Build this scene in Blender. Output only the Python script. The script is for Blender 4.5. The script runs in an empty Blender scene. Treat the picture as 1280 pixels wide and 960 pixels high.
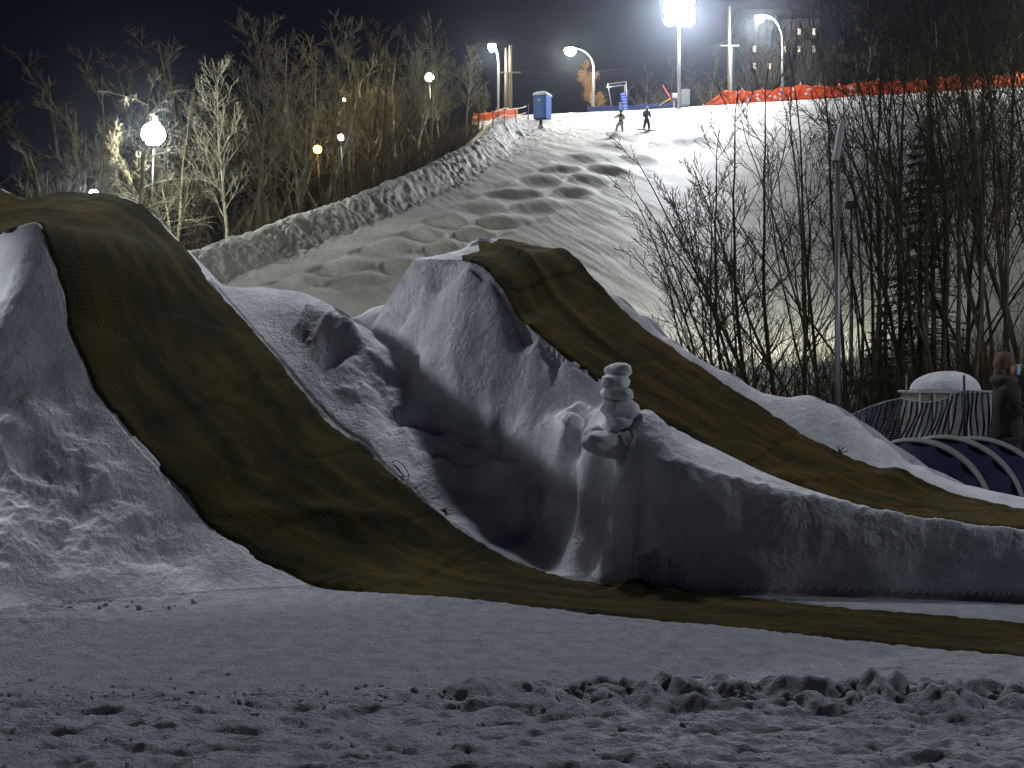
import bpy, bmesh, math, random
import numpy as np
from mathutils import Vector, Matrix, Euler

R = math.radians
SC = bpy.context.scene
COL = SC.collection
rng = random.Random(11)

# ------------------------------------------------------------------ camera
EYE = 1.75            # camera height above the groomed snow
FPX = 1500.0          # focal length in pixels of the 1280 px wide photograph
HOR = 470.0           # row of the horizon
cam_d = bpy.data.cameras.new('camera')
cam_d.sensor_width = 36.0
cam_d.lens = 36.0 * FPX / 1280.0
cam_d.shift_y = -(480.0 - HOR) / 1280.0
cam_d.clip_start = 0.05
cam_d.clip_end = 2000.0
cam = bpy.data.objects.new('camera', cam_d)
COL.objects.link(cam)
cam.location = (0, 0, EYE)
cam.rotation_euler = (R(90), 0, 0)
SC.camera = cam

# ------------------------------------------------------------------ night sky
world = bpy.data.worlds.new('World')
SC.world = world
world.use_nodes = True
wn = world.node_tree
for n in list(wn.nodes):
    wn.nodes.remove(n)
w_out = wn.nodes.new('ShaderNodeOutputWorld')
w_bg = wn.nodes.new('ShaderNodeBackground')
w_tc = wn.nodes.new('ShaderNodeTexCoord')
w_sep = wn.nodes.new('ShaderNodeSeparateXYZ')
w_ramp = wn.nodes.new('ShaderNodeValToRGB')
w_noise = wn.nodes.new('ShaderNodeTexNoise')
w_noise.inputs['Scale'].default_value = 3.0
w_noise.inputs['Detail'].default_value = 4.0
w_mad = wn.nodes.new('ShaderNodeMath'); w_mad.operation = 'MULTIPLY_ADD'
w_mad.inputs[1].default_value = 0.30; 
wn.links.new(w_tc.outputs['Generated'], w_sep.inputs[0])
wn.links.new(w_tc.outputs['Generated'], w_noise.inputs['Vector'])
wn.links.new(w_noise.outputs['Fac'], w_mad.inputs[0])
wn.links.new(w_sep.outputs['Z'], w_mad.inputs[2])
wn.links.new(w_mad.outputs[0], w_ramp.inputs[0])
wn.links.new(w_ramp.outputs[0], w_bg.inputs['Color'])
wn.links.new(w_bg.outputs[0], w_out.inputs['Surface'])
e = w_ramp.color_ramp.elements
e[0].position = 0.16; e[0].color = (0.0022, 0.0025, 0.0068, 1)
e[1].position = 0.55; e[1].color = (0.0007, 0.0009, 0.0036, 1)
w_bg.inputs['Strength'].default_value = 1.25

# ------------------------------------------------------------------ view and sampling
SC.view_settings.view_transform = 'Standard'
SC.view_settings.look = 'None'
SC.view_settings.gamma = 1.0
SC.view_settings.exposure = 0.0
SC.view_settings.use_curve_mapping = False
cy = SC.cycles
cy.use_denoising = True
cy.max_bounces = 4
cy.diffuse_bounces = 1
cy.glossy_bounces = 2
cy.transparent_max_bounces = 6
cy.use_light_tree = True
cy.sample_clamp_indirect = 3.0

# ------------------------------------------------------------------ helpers
def at(px, py, Y):
    """world point seen at a pixel of the photograph, at depth Y"""
    return Vector(((px - 640.0) / FPX * Y, Y, EYE + (HOR - py) / FPX * Y))

def tag(o, label=None, cat=None, group=None, kind=None):
    if label: o['label'] = label
    if cat: o['category'] = cat
    if group: o['group'] = group
    if kind: o['kind'] = kind
    return o

def empty(name, loc=(0, 0, 0), rot=(0, 0, 0)):
    o = bpy.data.objects.new(name, None)
    COL.objects.link(o)
    o.location = loc
    o.rotation_euler = rot
    return o

def link_mesh(name, verts, faces, mat=None, parent=None, smooth=True):
    me = bpy.data.meshes.new(name)
    me.from_pydata([tuple(v) for v in verts], [], faces)
    if smooth:
        me.polygons.foreach_set('use_smooth', [True] * len(me.polygons))
    if mat is not None:
        for m in (mat if isinstance(mat, (list, tuple)) else [mat]):
            me.materials.append(m)
    o = bpy.data.objects.new(name, me)
    COL.objects.link(o)
    if parent is not None:
        o.parent = parent
    return o

def np_mesh(name, co, quads, mat, smooth=True):
    me = bpy.data.meshes.new(name)
    nv, nf = len(co), len(quads)
    me.vertices.add(nv)
    me.vertices.foreach_set('co', np.ascontiguousarray(co, dtype=np.float32).ravel())
    me.loops.add(nf * 4)
    me.loops.foreach_set('vertex_index', np.ascontiguousarray(quads, dtype=np.int32).ravel())
    me.polygons.add(nf)
    me.polygons.foreach_set('loop_start', np.arange(nf, dtype=np.int32) * 4)
    me.polygons.foreach_set('use_smooth', np.full(nf, smooth))
    me.update(calc_edges=True)
    me.materials.append(mat)
    o = bpy.data.objects.new(name, me)
    COL.objects.link(o)
    return o

class MB:
    """collects boxes, tubes and loose faces into ONE mesh"""
    def __init__(s):
        s.v = []; s.f = []
    def box(s, c, size, rot=None):
        b = len(s.v)
        m = rot if rot is not None else Matrix.Identity(3)
        for dx in (-.5, .5):
            for dy in (-.5, .5):
                for dz in (-.5, .5):
                    s.v.append(Vector(c) + m @ Vector((dx * size[0], dy * size[1], dz * size[2])))
        for f in ((0, 1, 3, 2), (4, 6, 7, 5), (0, 4, 5, 1), (2, 3, 7, 6), (0, 2, 6, 4), (1, 5, 7, 3)):
            s.f.append(tuple(b + i for i in f))
        return s
    def tube(s, pts, rad, n=8, caps=True):
        pts = [Vector(p) for p in pts]
        if not isinstance(rad, (list, tuple)):
            rad = [rad] * len(pts)
        b = len(s.v)
        prev = None
        for i, p in enumerate(pts):
            d = (pts[min(i + 1, len(pts) - 1)] - pts[max(i - 1, 0)]).normalized()
            if prev is None:
                a = Vector((0, 0, 1)) if abs(d.z) < .9 else Vector((1, 0, 0))
                x = d.cross(a).normalized()
            else:
                x = (prev - d * prev.dot(d)).normalized()
            prev = x
            y = d.cross(x)
            for k in range(n):
                t = 2 * math.pi * k / n
                s.v.append(p + (x * math.cos(t) + y * math.sin(t)) * rad[i])
        for i in range(len(pts) - 1):
            for k in range(n):
                k2 = (k + 1) % n
                s.f.append((b + i * n + k, b + i * n + k2, b + (i + 1) * n + k2, b + (i + 1) * n + k))
        if caps:
            s.f.append(tuple(b + k for k in reversed(range(n))))
            s.f.append(tuple(b + (len(pts) - 1) * n + k for k in range(n)))
        return s
    def lathe(s, c, prof, n=20, axis=None):
        """prof = (radius, height) pairs round z, or round the axis matrix"""
        b = len(s.v); m = axis if axis is not None else Matrix.Identity(3)
        for r, h in prof:
            for k in range(n):
                t = 2 * math.pi * k / n
                s.v.append(Vector(c) + m @ Vector((r * math.cos(t), r * math.sin(t), h)))
        for i in range(len(prof) - 1):
            for k in range(n):
                k2 = (k + 1) % n
                s.f.append((b + i * n + k, b + i * n + k2, b + (i + 1) * n + k2, b + (i + 1) * n + k))
        s.f.append(tuple(b + k for k in reversed(range(n))))
        s.f.append(tuple(b + (len(prof) - 1) * n + k for k in range(n)))
        return s
    def quad(s, a, b_, c, d):
        b = len(s.v); s.v += [Vector(a), Vector(b_), Vector(c), Vector(d)]
        s.f.append((b, b + 1, b + 2, b + 3)); return s
    def build(s, name, mat, parent=None, smooth=True, bevel=0):
        o = link_mesh(name, s.v, s.f, mat, parent, smooth)
        if bevel:
            m = o.modifiers.new('bevel', 'BEVEL'); m.width = bevel; m.segments = 2
            m.limit_method = 'ANGLE'
        return o

def sharp(o, angle=35):
    """flat look on hard edges, smooth on round ones"""
    me = o.data
    bm = bmesh.new(); bm.from_mesh(me)
    for ed in bm.edges:
        if len(ed.link_faces) == 2:
            ed.smooth = ed.calc_face_angle(0) < R(angle)
    bm.to_mesh(me); bm.free()
    return o

# ---- gradient noise in numpy
_r = np.random.RandomState(5)
_perm = _r.permutation(256).astype(np.int32); _perm = np.concatenate([_perm, _perm, _perm])
_g = _r.normal(size=(256, 3)).astype(np.float32); _g /= np.linalg.norm(_g, axis=1, keepdims=True)
def pn(x, y, z=0.0):
    x = np.asarray(x, dtype=np.float64); y = np.asarray(y, dtype=np.float64)
    z = np.zeros_like(x) + z
    xi = np.floor(x).astype(np.int64); yi = np.floor(y).astype(np.int64); zi = np.floor(z).astype(np.int64)
    xf = x - xi; yf = y - yi; zf = z - zi
    u = xf * xf * xf * (xf * (xf * 6 - 15) + 10)
    v = yf * yf * yf * (yf * (yf * 6 - 15) + 10)
    w = zf * zf * zf * (zf * (zf * 6 - 15) + 10)
    out = 0
    for dx in (0, 1):
        for dy in (0, 1):
            for dz in (0, 1):
                h = _perm[_perm[_perm[(xi + dx) & 255] + ((yi + dy) & 255)] + ((zi + dz) & 255)]
                g = _g[h]
                d = g[..., 0] * (xf - dx) + g[..., 1] * (yf - dy) + g[..., 2] * (zf - dz)
                out = out + d * (u if dx else 1 - u) * (v if dy else 1 - v) * (w if dz else 1 - w)
    return out * 1.6
def fbm(x, y, z=0.0, o=3, gain=.5):
    s = 0; a = 1.0; f = 1.0
    for i in range(o):
        s = s + a * pn(np.asarray(x) * f + 17.3 * i, np.asarray(y) * f - 9.1 * i, np.asarray(z) * f + 3.7 * i)
        a *= gain; f *= 2.03
    return s
def sstep(a, b, x):
    t = np.clip((x - a) / (b - a), 0, 1)
    return t * t * (3 - 2 * t)

# ------------------------------------------------------------------ materials
def new_mat(name):
    m = bpy.data.materials.new(name); m.use_nodes = True
    nt = m.node_tree
    return m, nt, nt.nodes['Principled BSDF']
def flat(name, col, rough=.6, metal=0.0, bump=0.0, scale=30.0, var=.25, spec=.5):
    """a plain surface with slight uneven colour and a fine bump"""
    m, nt, b = new_mat(name)
    tc = nt.nodes.new('ShaderNodeTexCoord')
    no = nt.nodes.new('ShaderNodeTexNoise'); no.inputs['Scale'].default_value = scale
    no.inputs['Detail'].default_value = 5
    nt.links.new(tc.outputs['Object'], no.inputs['Vector'])
    mx = nt.nodes.new('ShaderNodeMixRGB')
    mx.inputs[1].default_value = tuple(c * (1 - var) for c in col) + (1,)
    mx.inputs[2].default_value = tuple(min(1, c * (1 + var)) for c in col) + (1,)
    nt.links.new(no.outputs['Fac'], mx.inputs[0])
    nt.links.new(mx.outputs[0], b.inputs['Base Color'])
    b.inputs['Roughness'].default_value = rough
    b.inputs['Metallic'].default_value = metal
    b.inputs['Specular IOR Level'].default_value = spec
    if bump:
        bp = nt.nodes.new('ShaderNodeBump'); bp.inputs['Strength'].default_value = bump
        bp.inputs['Distance'].default_value = .02
        nt.links.new(no.outputs['Fac'], bp.inputs['Height'])
        nt.links.new(bp.outputs[0], b.inputs['Normal'])
    return m
def glow(name, col, strength):
    m, nt, b = new_mat(name)
    b.inputs['Base Color'].default_value = (.8, .8, .8, 1)
    b.inputs['Emission Color'].default_value = tuple(col) + (1,)
    b.inputs['Emission Strength'].default_value = strength
    return m

def snow_mat(name, c1, c2, mott, grain, bump, dist, dirt=None):
    """snow: slow mottling, crystal grain, optional grit"""
    m, nt, b = new_mat(name)
    tc = nt.nodes.new('ShaderNodeTexCoord')
    n1 = nt.nodes.new('ShaderNodeTexNoise'); n1.inputs['Scale'].default_value = mott
    n1.inputs['Detail'].default_value = 6; n1.inputs['Roughness'].default_value = .65
    n2 = nt.nodes.new('ShaderNodeTexNoise'); n2.inputs['Scale'].default_value = grain
    n2.inputs['Detail'].default_value = 4; n2.inputs['Roughness'].default_value = .7
    for n in (n1, n2):
        nt.links.new(tc.outputs['Object'], n.inputs['Vector'])
    rp = nt.nodes.new('ShaderNodeValToRGB')
    rp.color_ramp.elements[0].position = .36; rp.color_ramp.elements[0].color = tuple(c1) + (1,)
    rp.color_ramp.elements[1].position = .62; rp.color_ramp.elements[1].color = tuple(c2) + (1,)
    nt.links.new(n1.outputs['Fac'], rp.inputs[0])
    last = rp.outputs[0]
    if dirt:
        n3 = nt.nodes.new('ShaderNodeTexNoise'); n3.inputs['Scale'].default_value = dirt[0]
        n3.inputs['Detail'].default_value = 8; n3.inputs['Roughness'].default_value = .75
        nt.links.new(tc.outputs['Object'], n3.inputs['Vector'])
        r3 = nt.nodes.new('ShaderNodeValToRGB')
        r3.color_ramp.elements[0].position = dirt[1]; r3.color_ramp.elements[0].color = (0, 0, 0, 1)
        r3.color_ramp.elements[1].position = dirt[2]; r3.color_ramp.elements[1].color = (1, 1, 1, 1)
        nt.links.new(n3.outputs['Fac'], r3.inputs[0])
        mx = nt.nodes.new('ShaderNodeMixRGB')
        mx.inputs[2].default_value = tuple(dirt[3]) + (1,)
        nt.links.new(last, mx.inputs[1]); nt.links.new(r3.outputs[0], mx.inputs[0])
        last = mx.outputs[0]
    nt.links.new(last, b.inputs['Base Color'])
    b.inputs['Roughness'].default_value = .55
    b.inputs['Specular IOR Level'].default_value = .12
    bp = nt.nodes.new('ShaderNodeBump'); bp.inputs['Strength'].default_value = bump
    bp.inputs['Distance'].default_value = dist
    nt.links.new(n2.outputs['Fac'], bp.inputs['Height'])
    nt.links.new(bp.outputs[0], b.inputs['Normal'])
    return m

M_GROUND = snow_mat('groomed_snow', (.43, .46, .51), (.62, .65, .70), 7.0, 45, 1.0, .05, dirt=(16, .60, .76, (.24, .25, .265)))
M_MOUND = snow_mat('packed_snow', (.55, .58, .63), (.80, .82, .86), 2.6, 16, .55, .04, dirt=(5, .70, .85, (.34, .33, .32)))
M_HILL = snow_mat('hill_snow', (.50, .50, .495), (.68, .68, .67), .35, 7, .5, .12,
                  dirt=(2.2, .60, .80, (.34, .31, .27)))
M_ICE = snow_mat('ice_chunk', (.60, .63, .67), (.80, .82, .85), 6, 30, .3, .01)

# ------------------------------------------------------------------ the jumps: plan lines and profiles
_l = math.hypot(.875, .483)
U = (-.875 / _l, .483 / _l)           # uphill direction of both jumps
N = (.483 / _l, .875 / _l)            # across, away from the camera
class Ramp:
    def __init__(s, O, near, far, tn, tf):
        s.O = O; s.tn = tn; s.tf = tf
        s.near = s.solve(near, tn); s.far = s.solve(far, tf)
    def solve(s, pts, tfun):
        out = []
        for px, py in pts:
            a = (px - 640.0) / FPX
            ss = 4.0
            for _ in range(60):
                t = float(tfun(ss))
                ox = s.O[0] + t * N[0]; oy = s.O[1] + t * N[1]
                ss = .5 * ss + .5 * (a * oy - ox) / (U[0] - a * U[1])
            Y = oy + ss * U[1]
            out.append((ss, EYE + (HOR - py) / FPX * Y))
        out.sort()
        q = np.array(out)
        g = np.arange(-6, 16, .02)
        z = np.interp(g, q[:, 0], q[:, 1])
        k = np.exp(-np.linspace(-2, 2, 13) ** 2); k /= k.sum()
        z = np.convolve(np.pad(z, 6, mode='edge'), k, mode='valid')
        return g, z
    def st(s, X, Y):
        dx = X - s.O[0]; dy = Y - s.O[1]
        return dx * U[0] + dy * U[1], dx * N[0] + dy * N[1]
    def xy(s, ss, t):
        return s.O[0] + ss * U[0] + t * N[0], s.O[1] + ss * U[1] + t * N[1]
    def zn(s, ss): return np.interp(ss, *s.near)
    def zf(s, ss): return np.interp(ss, *s.far)

R1 = Ramp((3.18, 7.46),
          [(1280, 822), (1000, 803), (850, 785), (600, 752), (480, 742), (400, 730), (320, 695), (260, 650),
           (210, 590), (165, 540), (120, 480), (90, 410), (75, 350), (62, 300), (48, 274), (30, 278), (0, 290)],
          [(1280, 780), (1060, 765), (900, 750), (800, 742), (700, 720), (640, 700), (560, 655), (500, 600),
           (400, 515), (355, 460), (310, 405), (265, 355), (240, 320), (200, 275), (178, 254), (155, 244), (120, 240), (75, 240),
           (52, 246), (38, 251), (15, 241), (0, 233)],
          lambda x: -.72 * sstep(4.2, 7.6, np.asarray(x)), lambda x: 1.1 + .12 * sstep(4, 7, np.asarray(x)))
R2 = Ramp((4.2, 9.87),
          [(1280, 660), (1130, 645), (1070, 630), (1000, 608), (950, 588), (870, 548), (800, 508), (760, 480), (720, 452),
           (690, 426), (660, 408), (640, 375), (625, 350), (605, 330), (590, 322), (563, 322)],
          [(1280, 637), (1200, 620), (1140, 600), (1060, 570), (1000, 540), (960, 515), (900, 475), (850, 440),
           (800, 405), (765, 372), (745, 348), (722, 322), (705, 309), (693, 312), (660, 306), (640, 300), (610, 298), (575, 308)],
          lambda x: -.38 * sstep(2.4, 4.4, np.asarray(x)), lambda x: 1.15 + 0 * np.asarray(x))

def ridge(X, Y, pts, wn, wf, p=1.6, zb=0.0):
    """a crest line (world points) with slopes to the camera side (wn) and the far side (wf)"""
    best = np.full(X.shape, -9.0)
    P = [(q.x, q.y, q.z) if isinstance(q, Vector) else q for q in pts]
    for i in range(len(P) - 1):
        x0, y0, z0 = P[i]; x1, y1, z1 = P[i + 1]
        dx, dy = x1 - x0, y1 - y0; L2 = dx * dx + dy * dy
        t = np.clip(((X - x0) * dx + (Y - y0) * dy) / L2, 0, 1)
        qx = x0 + t * dx; qy = y0 + t * dy; zz = z0 + t * (z1 - z0)
        d = np.hypot(X - qx, Y - qy)
        side = Y - qy
        w = np.where(side < 0, wn, wf)
        h = zb + (zz - zb) * np.exp(-(d / w) ** p)
        best = np.maximum(best, h)
    return best
def smax(a, b, k):
    h = np.clip(.5 + .5 * (a - b) / k, 0, 1)
    return b * (1 - h) + a * h + k * h * (1 - h)

RIDGE_A = [at(225, 392, 12.9), at(285, 363, 12.9), at(340, 362, 12.9), at(385, 368, 12.85), at(410, 382, 12.8), at(436, 400, 12.8),
           at(480, 378, 12.9), at(520, 350, 13.0), at(562, 324, 12.9), at(600, 324, 12.9)]
RIDGE_B = [at(735, 356, 13.4), at(765, 368, 13.3), at(800, 395, 13.2), at(830, 422, 13.1), at(900, 462, 12.9), at(955, 492, 12.8), at(985, 497, 12.8),
           at(1008, 494, 12.75), at(1032, 504, 12.7), at(1055, 520, 12.6), at(1090, 548, 12.5), at(1140, 581, 12.4),
           at(1200, 606, 12.2), at(1300, 626, 12.1), at(1600, 640, 12.0)]
RIDGE_D = [at(430, 500, 11.9), at(500, 512, 11.5), at(560, 522, 11.3), at(640, 538, 11.1), at(700, 552, 10.95), at(780, 574, 10.2)]
RIDGE_E = [at(285, 366, 12.75), at(350, 364, 12.6), at(400, 382, 12.45), at(440, 425, 12.2), at(480, 472, 11.95), at(520, 515, 11.72), at(560, 558, 11.5),
           at(600, 602, 11.3), at(640, 640, 11.08), at(700, 690, 10.7)]
CREST = [at(780, 576, 10.15), at(820, 578, 10.05), at(870, 582, 9.98), at(910, 592, 9.9), at(950, 602, 9.83), at(1000, 616, 9.76), at(1060, 629, 9.68),
         at(1100, 637, 9.63), at(1160, 648, 9.56), at(1190, 654, 9.52), at(1280, 662, 9.42), at(1500, 682, 9.2), at(1900, 700, 9.0)]
_cs = sorted((tuple(R2.st(p.x, p.y)) + (p.z,)) for p in CREST)
_cs = np.array(_cs)
# ---- the hollow between the jumps: a thin-plate surface through surveyed points
CP = []
def _edge_pts(r, which, s0, s1, n):
    for ss in np.linspace(s0, s1, n):
        t = float((r.tf if which else r.tn)(ss)); x, y = r.xy(ss, t)
        CP.append((x, y, float((r.zf if which else r.zn)(ss))))
_edge_pts(R1, 1, 1.5, 8.0, 24)
_edge_pts(R2, 0, -1.0, 5.6, 26)
for q in RIDGE_A[1:]: CP.append(tuple(q))
for q in RIDGE_E[2:] + [at(740, 716, 10.32), at(775, 731, 10.02)]: CP.append(tuple(q))
for (px, py, Yd) in ((330, 400, 12.25), (380, 440, 12.0), (420, 480, 11.8), (460, 540, 11.4), (520, 600, 11.1), (580, 650, 10.85), (650, 690, 10.6),
                     (470, 425, 12.45), (500, 400, 12.5), (540, 360, 12.6), (560, 400, 12.15), (600, 350, 12.35), (620, 385, 12.05), (600, 430, 11.72),
                     (650, 440, 11.72), (690, 470, 11.52), (560, 470, 11.75), (520, 460, 12.15), (610, 490, 11.35), (660, 500, 11.32), (700, 505, 11.30),
                     (740, 515, 11.22), (560, 530, 11.62), (600, 528, 11.5), (540, 500, 11.8), (500, 470, 12.02), (620, 575, 11.36), (665, 635, 11.02), (705, 672, 10.7), (640, 536, 11.32), (700, 552, 10.9), (740, 565, 10.52), (780, 576, 10.15),
                     (820, 578, 10.05), (870, 582, 9.98), (910, 592, 9.9), (950, 602, 9.83), (800, 556, 10.95), (850, 565, 10.85),
                     (665, 605, 11.08), (705, 630, 10.78), (740, 620, 10.48), (758, 670, 10.26), (790, 640, 10.02), (830, 690, 9.82), (780, 715, 9.84), (860, 650, 9.85), (900, 640, 9.78),
                     (900, 700, 9.6), (950, 650, 9.7), (950, 710, 9.48)):
    CP.append(tuple(at(px, py, Yd)))
for (x, y) in ((1.1, 9.95), (1.6, 9.75), (2.1, 9.55), (2.6, 9.35), (0.6, 10.2)): CP.append((x, y, 0.0))
for (x, y, z) in ((-3.4, 14.2, .9), (-2, 14.4, .8), (-.6, 14.4, 1.1), (.6, 14.6, .9)): CP.append((x, y, z))
_P = np.array(CP)
_d = np.hypot(_P[:, None, 0] - _P[None, :, 0], _P[:, None, 1] - _P[None, :, 1])
def _phi(d): return d * d * np.log(d + 1e-9)
_n = len(_P)
_A = np.zeros((_n + 3, _n + 3)); _A[:_n, :_n] = _phi(_d) + np.eye(_n) * .012
_A[:_n, _n] = 1; _A[:_n, _n + 1:] = _P[:, :2]; _A[_n, :_n] = 1; _A[_n + 1:, :_n] = _P[:, :2].T
_w = np.linalg.solve(_A, np.concatenate([_P[:, 2], np.zeros(3)]))
def tps(X, Y):
    out = _w[_n] + _w[_n + 1] * X + _w[_n + 2] * Y
    for i in range(_n):
        out = out + _w[i] * _phi(np.hypot(X - _P[i, 0], Y - _P[i, 1]))
    return out
def jumps(X, Y):
    """height of the snow under and round the jumps, and which body owns it"""
    # jump one
    s, t = R1.st(X, Y)
    tn = R1.tn(s); tf = R1.tf(s); zn = R1.zn(s); zf = R1.zf(s)
    q = (t - tn) / (tf - tn)
    zin = zn + (zf - zn) * np.clip(q, 0, 1)
    W = .35 + 1.75 * sstep(5.4, 7.6, s)
    lump = fbm(X * 1.1, Y * 1.1, 3.3, 2) 
    dn = np.clip((tn - t) / (W * (1 + .18 * lump)), 0, 1)
    near = zn * (1 - dn) ** (1.12 + .22 * sstep(6, 8, s)) 
    dfr = np.clip(t - tf, 0, 9)
    sh = .35 + .75 * sstep(3.2, 5.2, s) - .2 * sstep(7.0, 7.8, s)
    far = zf - .10 * sstep(0, sh, dfr) * sstep(0, 1, zf) - .95 * np.clip(dfr - sh * .75, 0, 9) ** 1.2
    z1 = np.where(t < tn, near, np.where(t > tf, np.maximum(far, 0), zin))
    fade = sstep(-3.0, -1.5, s)
    z1 = z1 * fade
    # jump two
    s2, t2 = R2.st(X, Y)
    tn2 = R2.tn(s2); tf2 = R2.tf(s2); zn2 = R2.zn(s2); zf2 = R2.zf(s2)
    q2 = (t2 - tn2) / (tf2 - tn2)
    zin2 = zn2 + (zf2 - zn2) * np.clip(q2, 0, 1)
    hi = sstep(3.0, 4.3, s2)
    ledge = .04 + .42 * sstep(1.3, 3.0, s2) + .10 * hi
    d2 = tn2 - t2
    dc = np.maximum(tn2 - np.interp(s2, _cs[:, 0], _cs[:, 1]), .03); zc = np.interp(s2, _cs[:, 0], _cs[:, 2])
    bank = .20 + .30 * hi
    zl = zn2 - np.clip(d2, 0, None) * (.28 + 1.6 * hi)
    dd = np.clip((d2 - ledge) / (bank * (1 + .15 * lump)), 0, 1)
    near2 = np.maximum(zl, 0) * (1 - dd ** (1.3 + .3 * lump)) ** 1.0
    qc = np.clip(d2 / dc, 0, 1)
    flatp = zn2 + (zc - zn2) * qc - .10 * np.sin(np.pi * qc) * sstep(1.5, .3, s2)
    fallp = np.clip((d2 - dc) / (.26 + .10 * lump), 0, 1)
    near3 = np.where(d2 < dc, flatp, zc * (1 - fallp ** 1.5))
    kk = sstep(4.6, 3.8, s2)
    near2 = near2 * (1 - kk) + near3 * kk
    f2 = np.clip(t2 - tf2, 0, 9)
    far2 = zf2 - .05 - .9 * f2 ** 1.3
    z2 = np.where(t2 < tn2, near2, np.where(t2 > tf2, far2, zin2))
    end = 5.75
    over = np.clip(s2 - end, 0, 9)
    z2 = z2 - over * 1.3
    # ridges that back and flank them
    ra = ridge(X, Y, RIDGE_A, .62, 1.6, 1.6)
    re = ridge(X, Y, RIDGE_E, .80, .34, 1.7)
    rb = ridge(X, Y, RIDGE_B, .75, 1.1, 1.8)
    rd = ridge(X, Y, RIDGE_D, .24, .6, 2.0)
    in1 = (q >= -.02) & (q <= 1.02)
    in2 = (q2 >= -.02) & (q2 <= 1.02) & (s2 < 5.6)
    z1x = np.where((t > tf), smax(z1, np.where(X < -.9, ra, 0), .1), z1)
    z2x = np.where(in2, z2, smax(z2, np.maximum(rd, np.where(X >= -1.9, ra * (t2 < tf2), 0)), .08))
    z2x = np.where(t2 > tf2, np.maximum(z2x, rb), z2x)
    z1x = np.where(t > tf, z1x + (np.maximum(smax(z1x, re, .06), z1x) - z1x) * sstep(0, .22, t - tf), z1x)
    z1x = z1x - .35 * sstep(7.2, 8.0, s) * sstep(0, .25, t - tf)
    z2x = np.where(t <= tf + .02, -1, z2x)
    z = np.maximum(np.maximum(z1x, z2x), 0)
    z = np.maximum(z - .024 * sstep(.25, .02, z), 0)
    own = np.where(z1x >= z2x, 1, 2)
    # between the mats the surveyed surface rules, fading into the plain bank on the right
    gap = (t > tf) & (t2 < tn2) & (s2 < 7.6) & (s < 8.3) & (Y < 14.3)
    wgt = sstep(2.3, 3.2, s2) * sstep(14.2, 13.4, Y) * sstep(8.2, 7.7, s)
    if gap.any():
        zt = np.zeros(X.shape); zt[gap] = tps(X[gap], Y[gap])
        z = np.where(gap, z * (1 - wgt) + np.maximum(zt, 0) * wgt, z)
        ed = at(0, 0, 1)
        own = np.where(gap & (wgt > .3), np.where(re > z * .8, 1, 2), own)
    own = np.where(z < .035, 0, own)
    # hand-shovelled unevenness away from the carpets
    off = np.minimum(np.where(in1, 0, np.minimum(np.abs(t - tn), np.abs(t - tf))), np.where(in2, 0, np.minimum(np.abs(d2), np.abs(t2 - tf2))))
    off = np.where(in1 | in2, 0, off)
    rough = sstep(0.02, .45, off) * sstep(0.0, .5, z)
    rough = rough * np.where((t > tf) & (s > 7.0) & (s < 12), .15, 1) * np.where((t2 > tf2) & (X > .3), .16, 1)
    return z, own, rough, in1, in2

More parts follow.
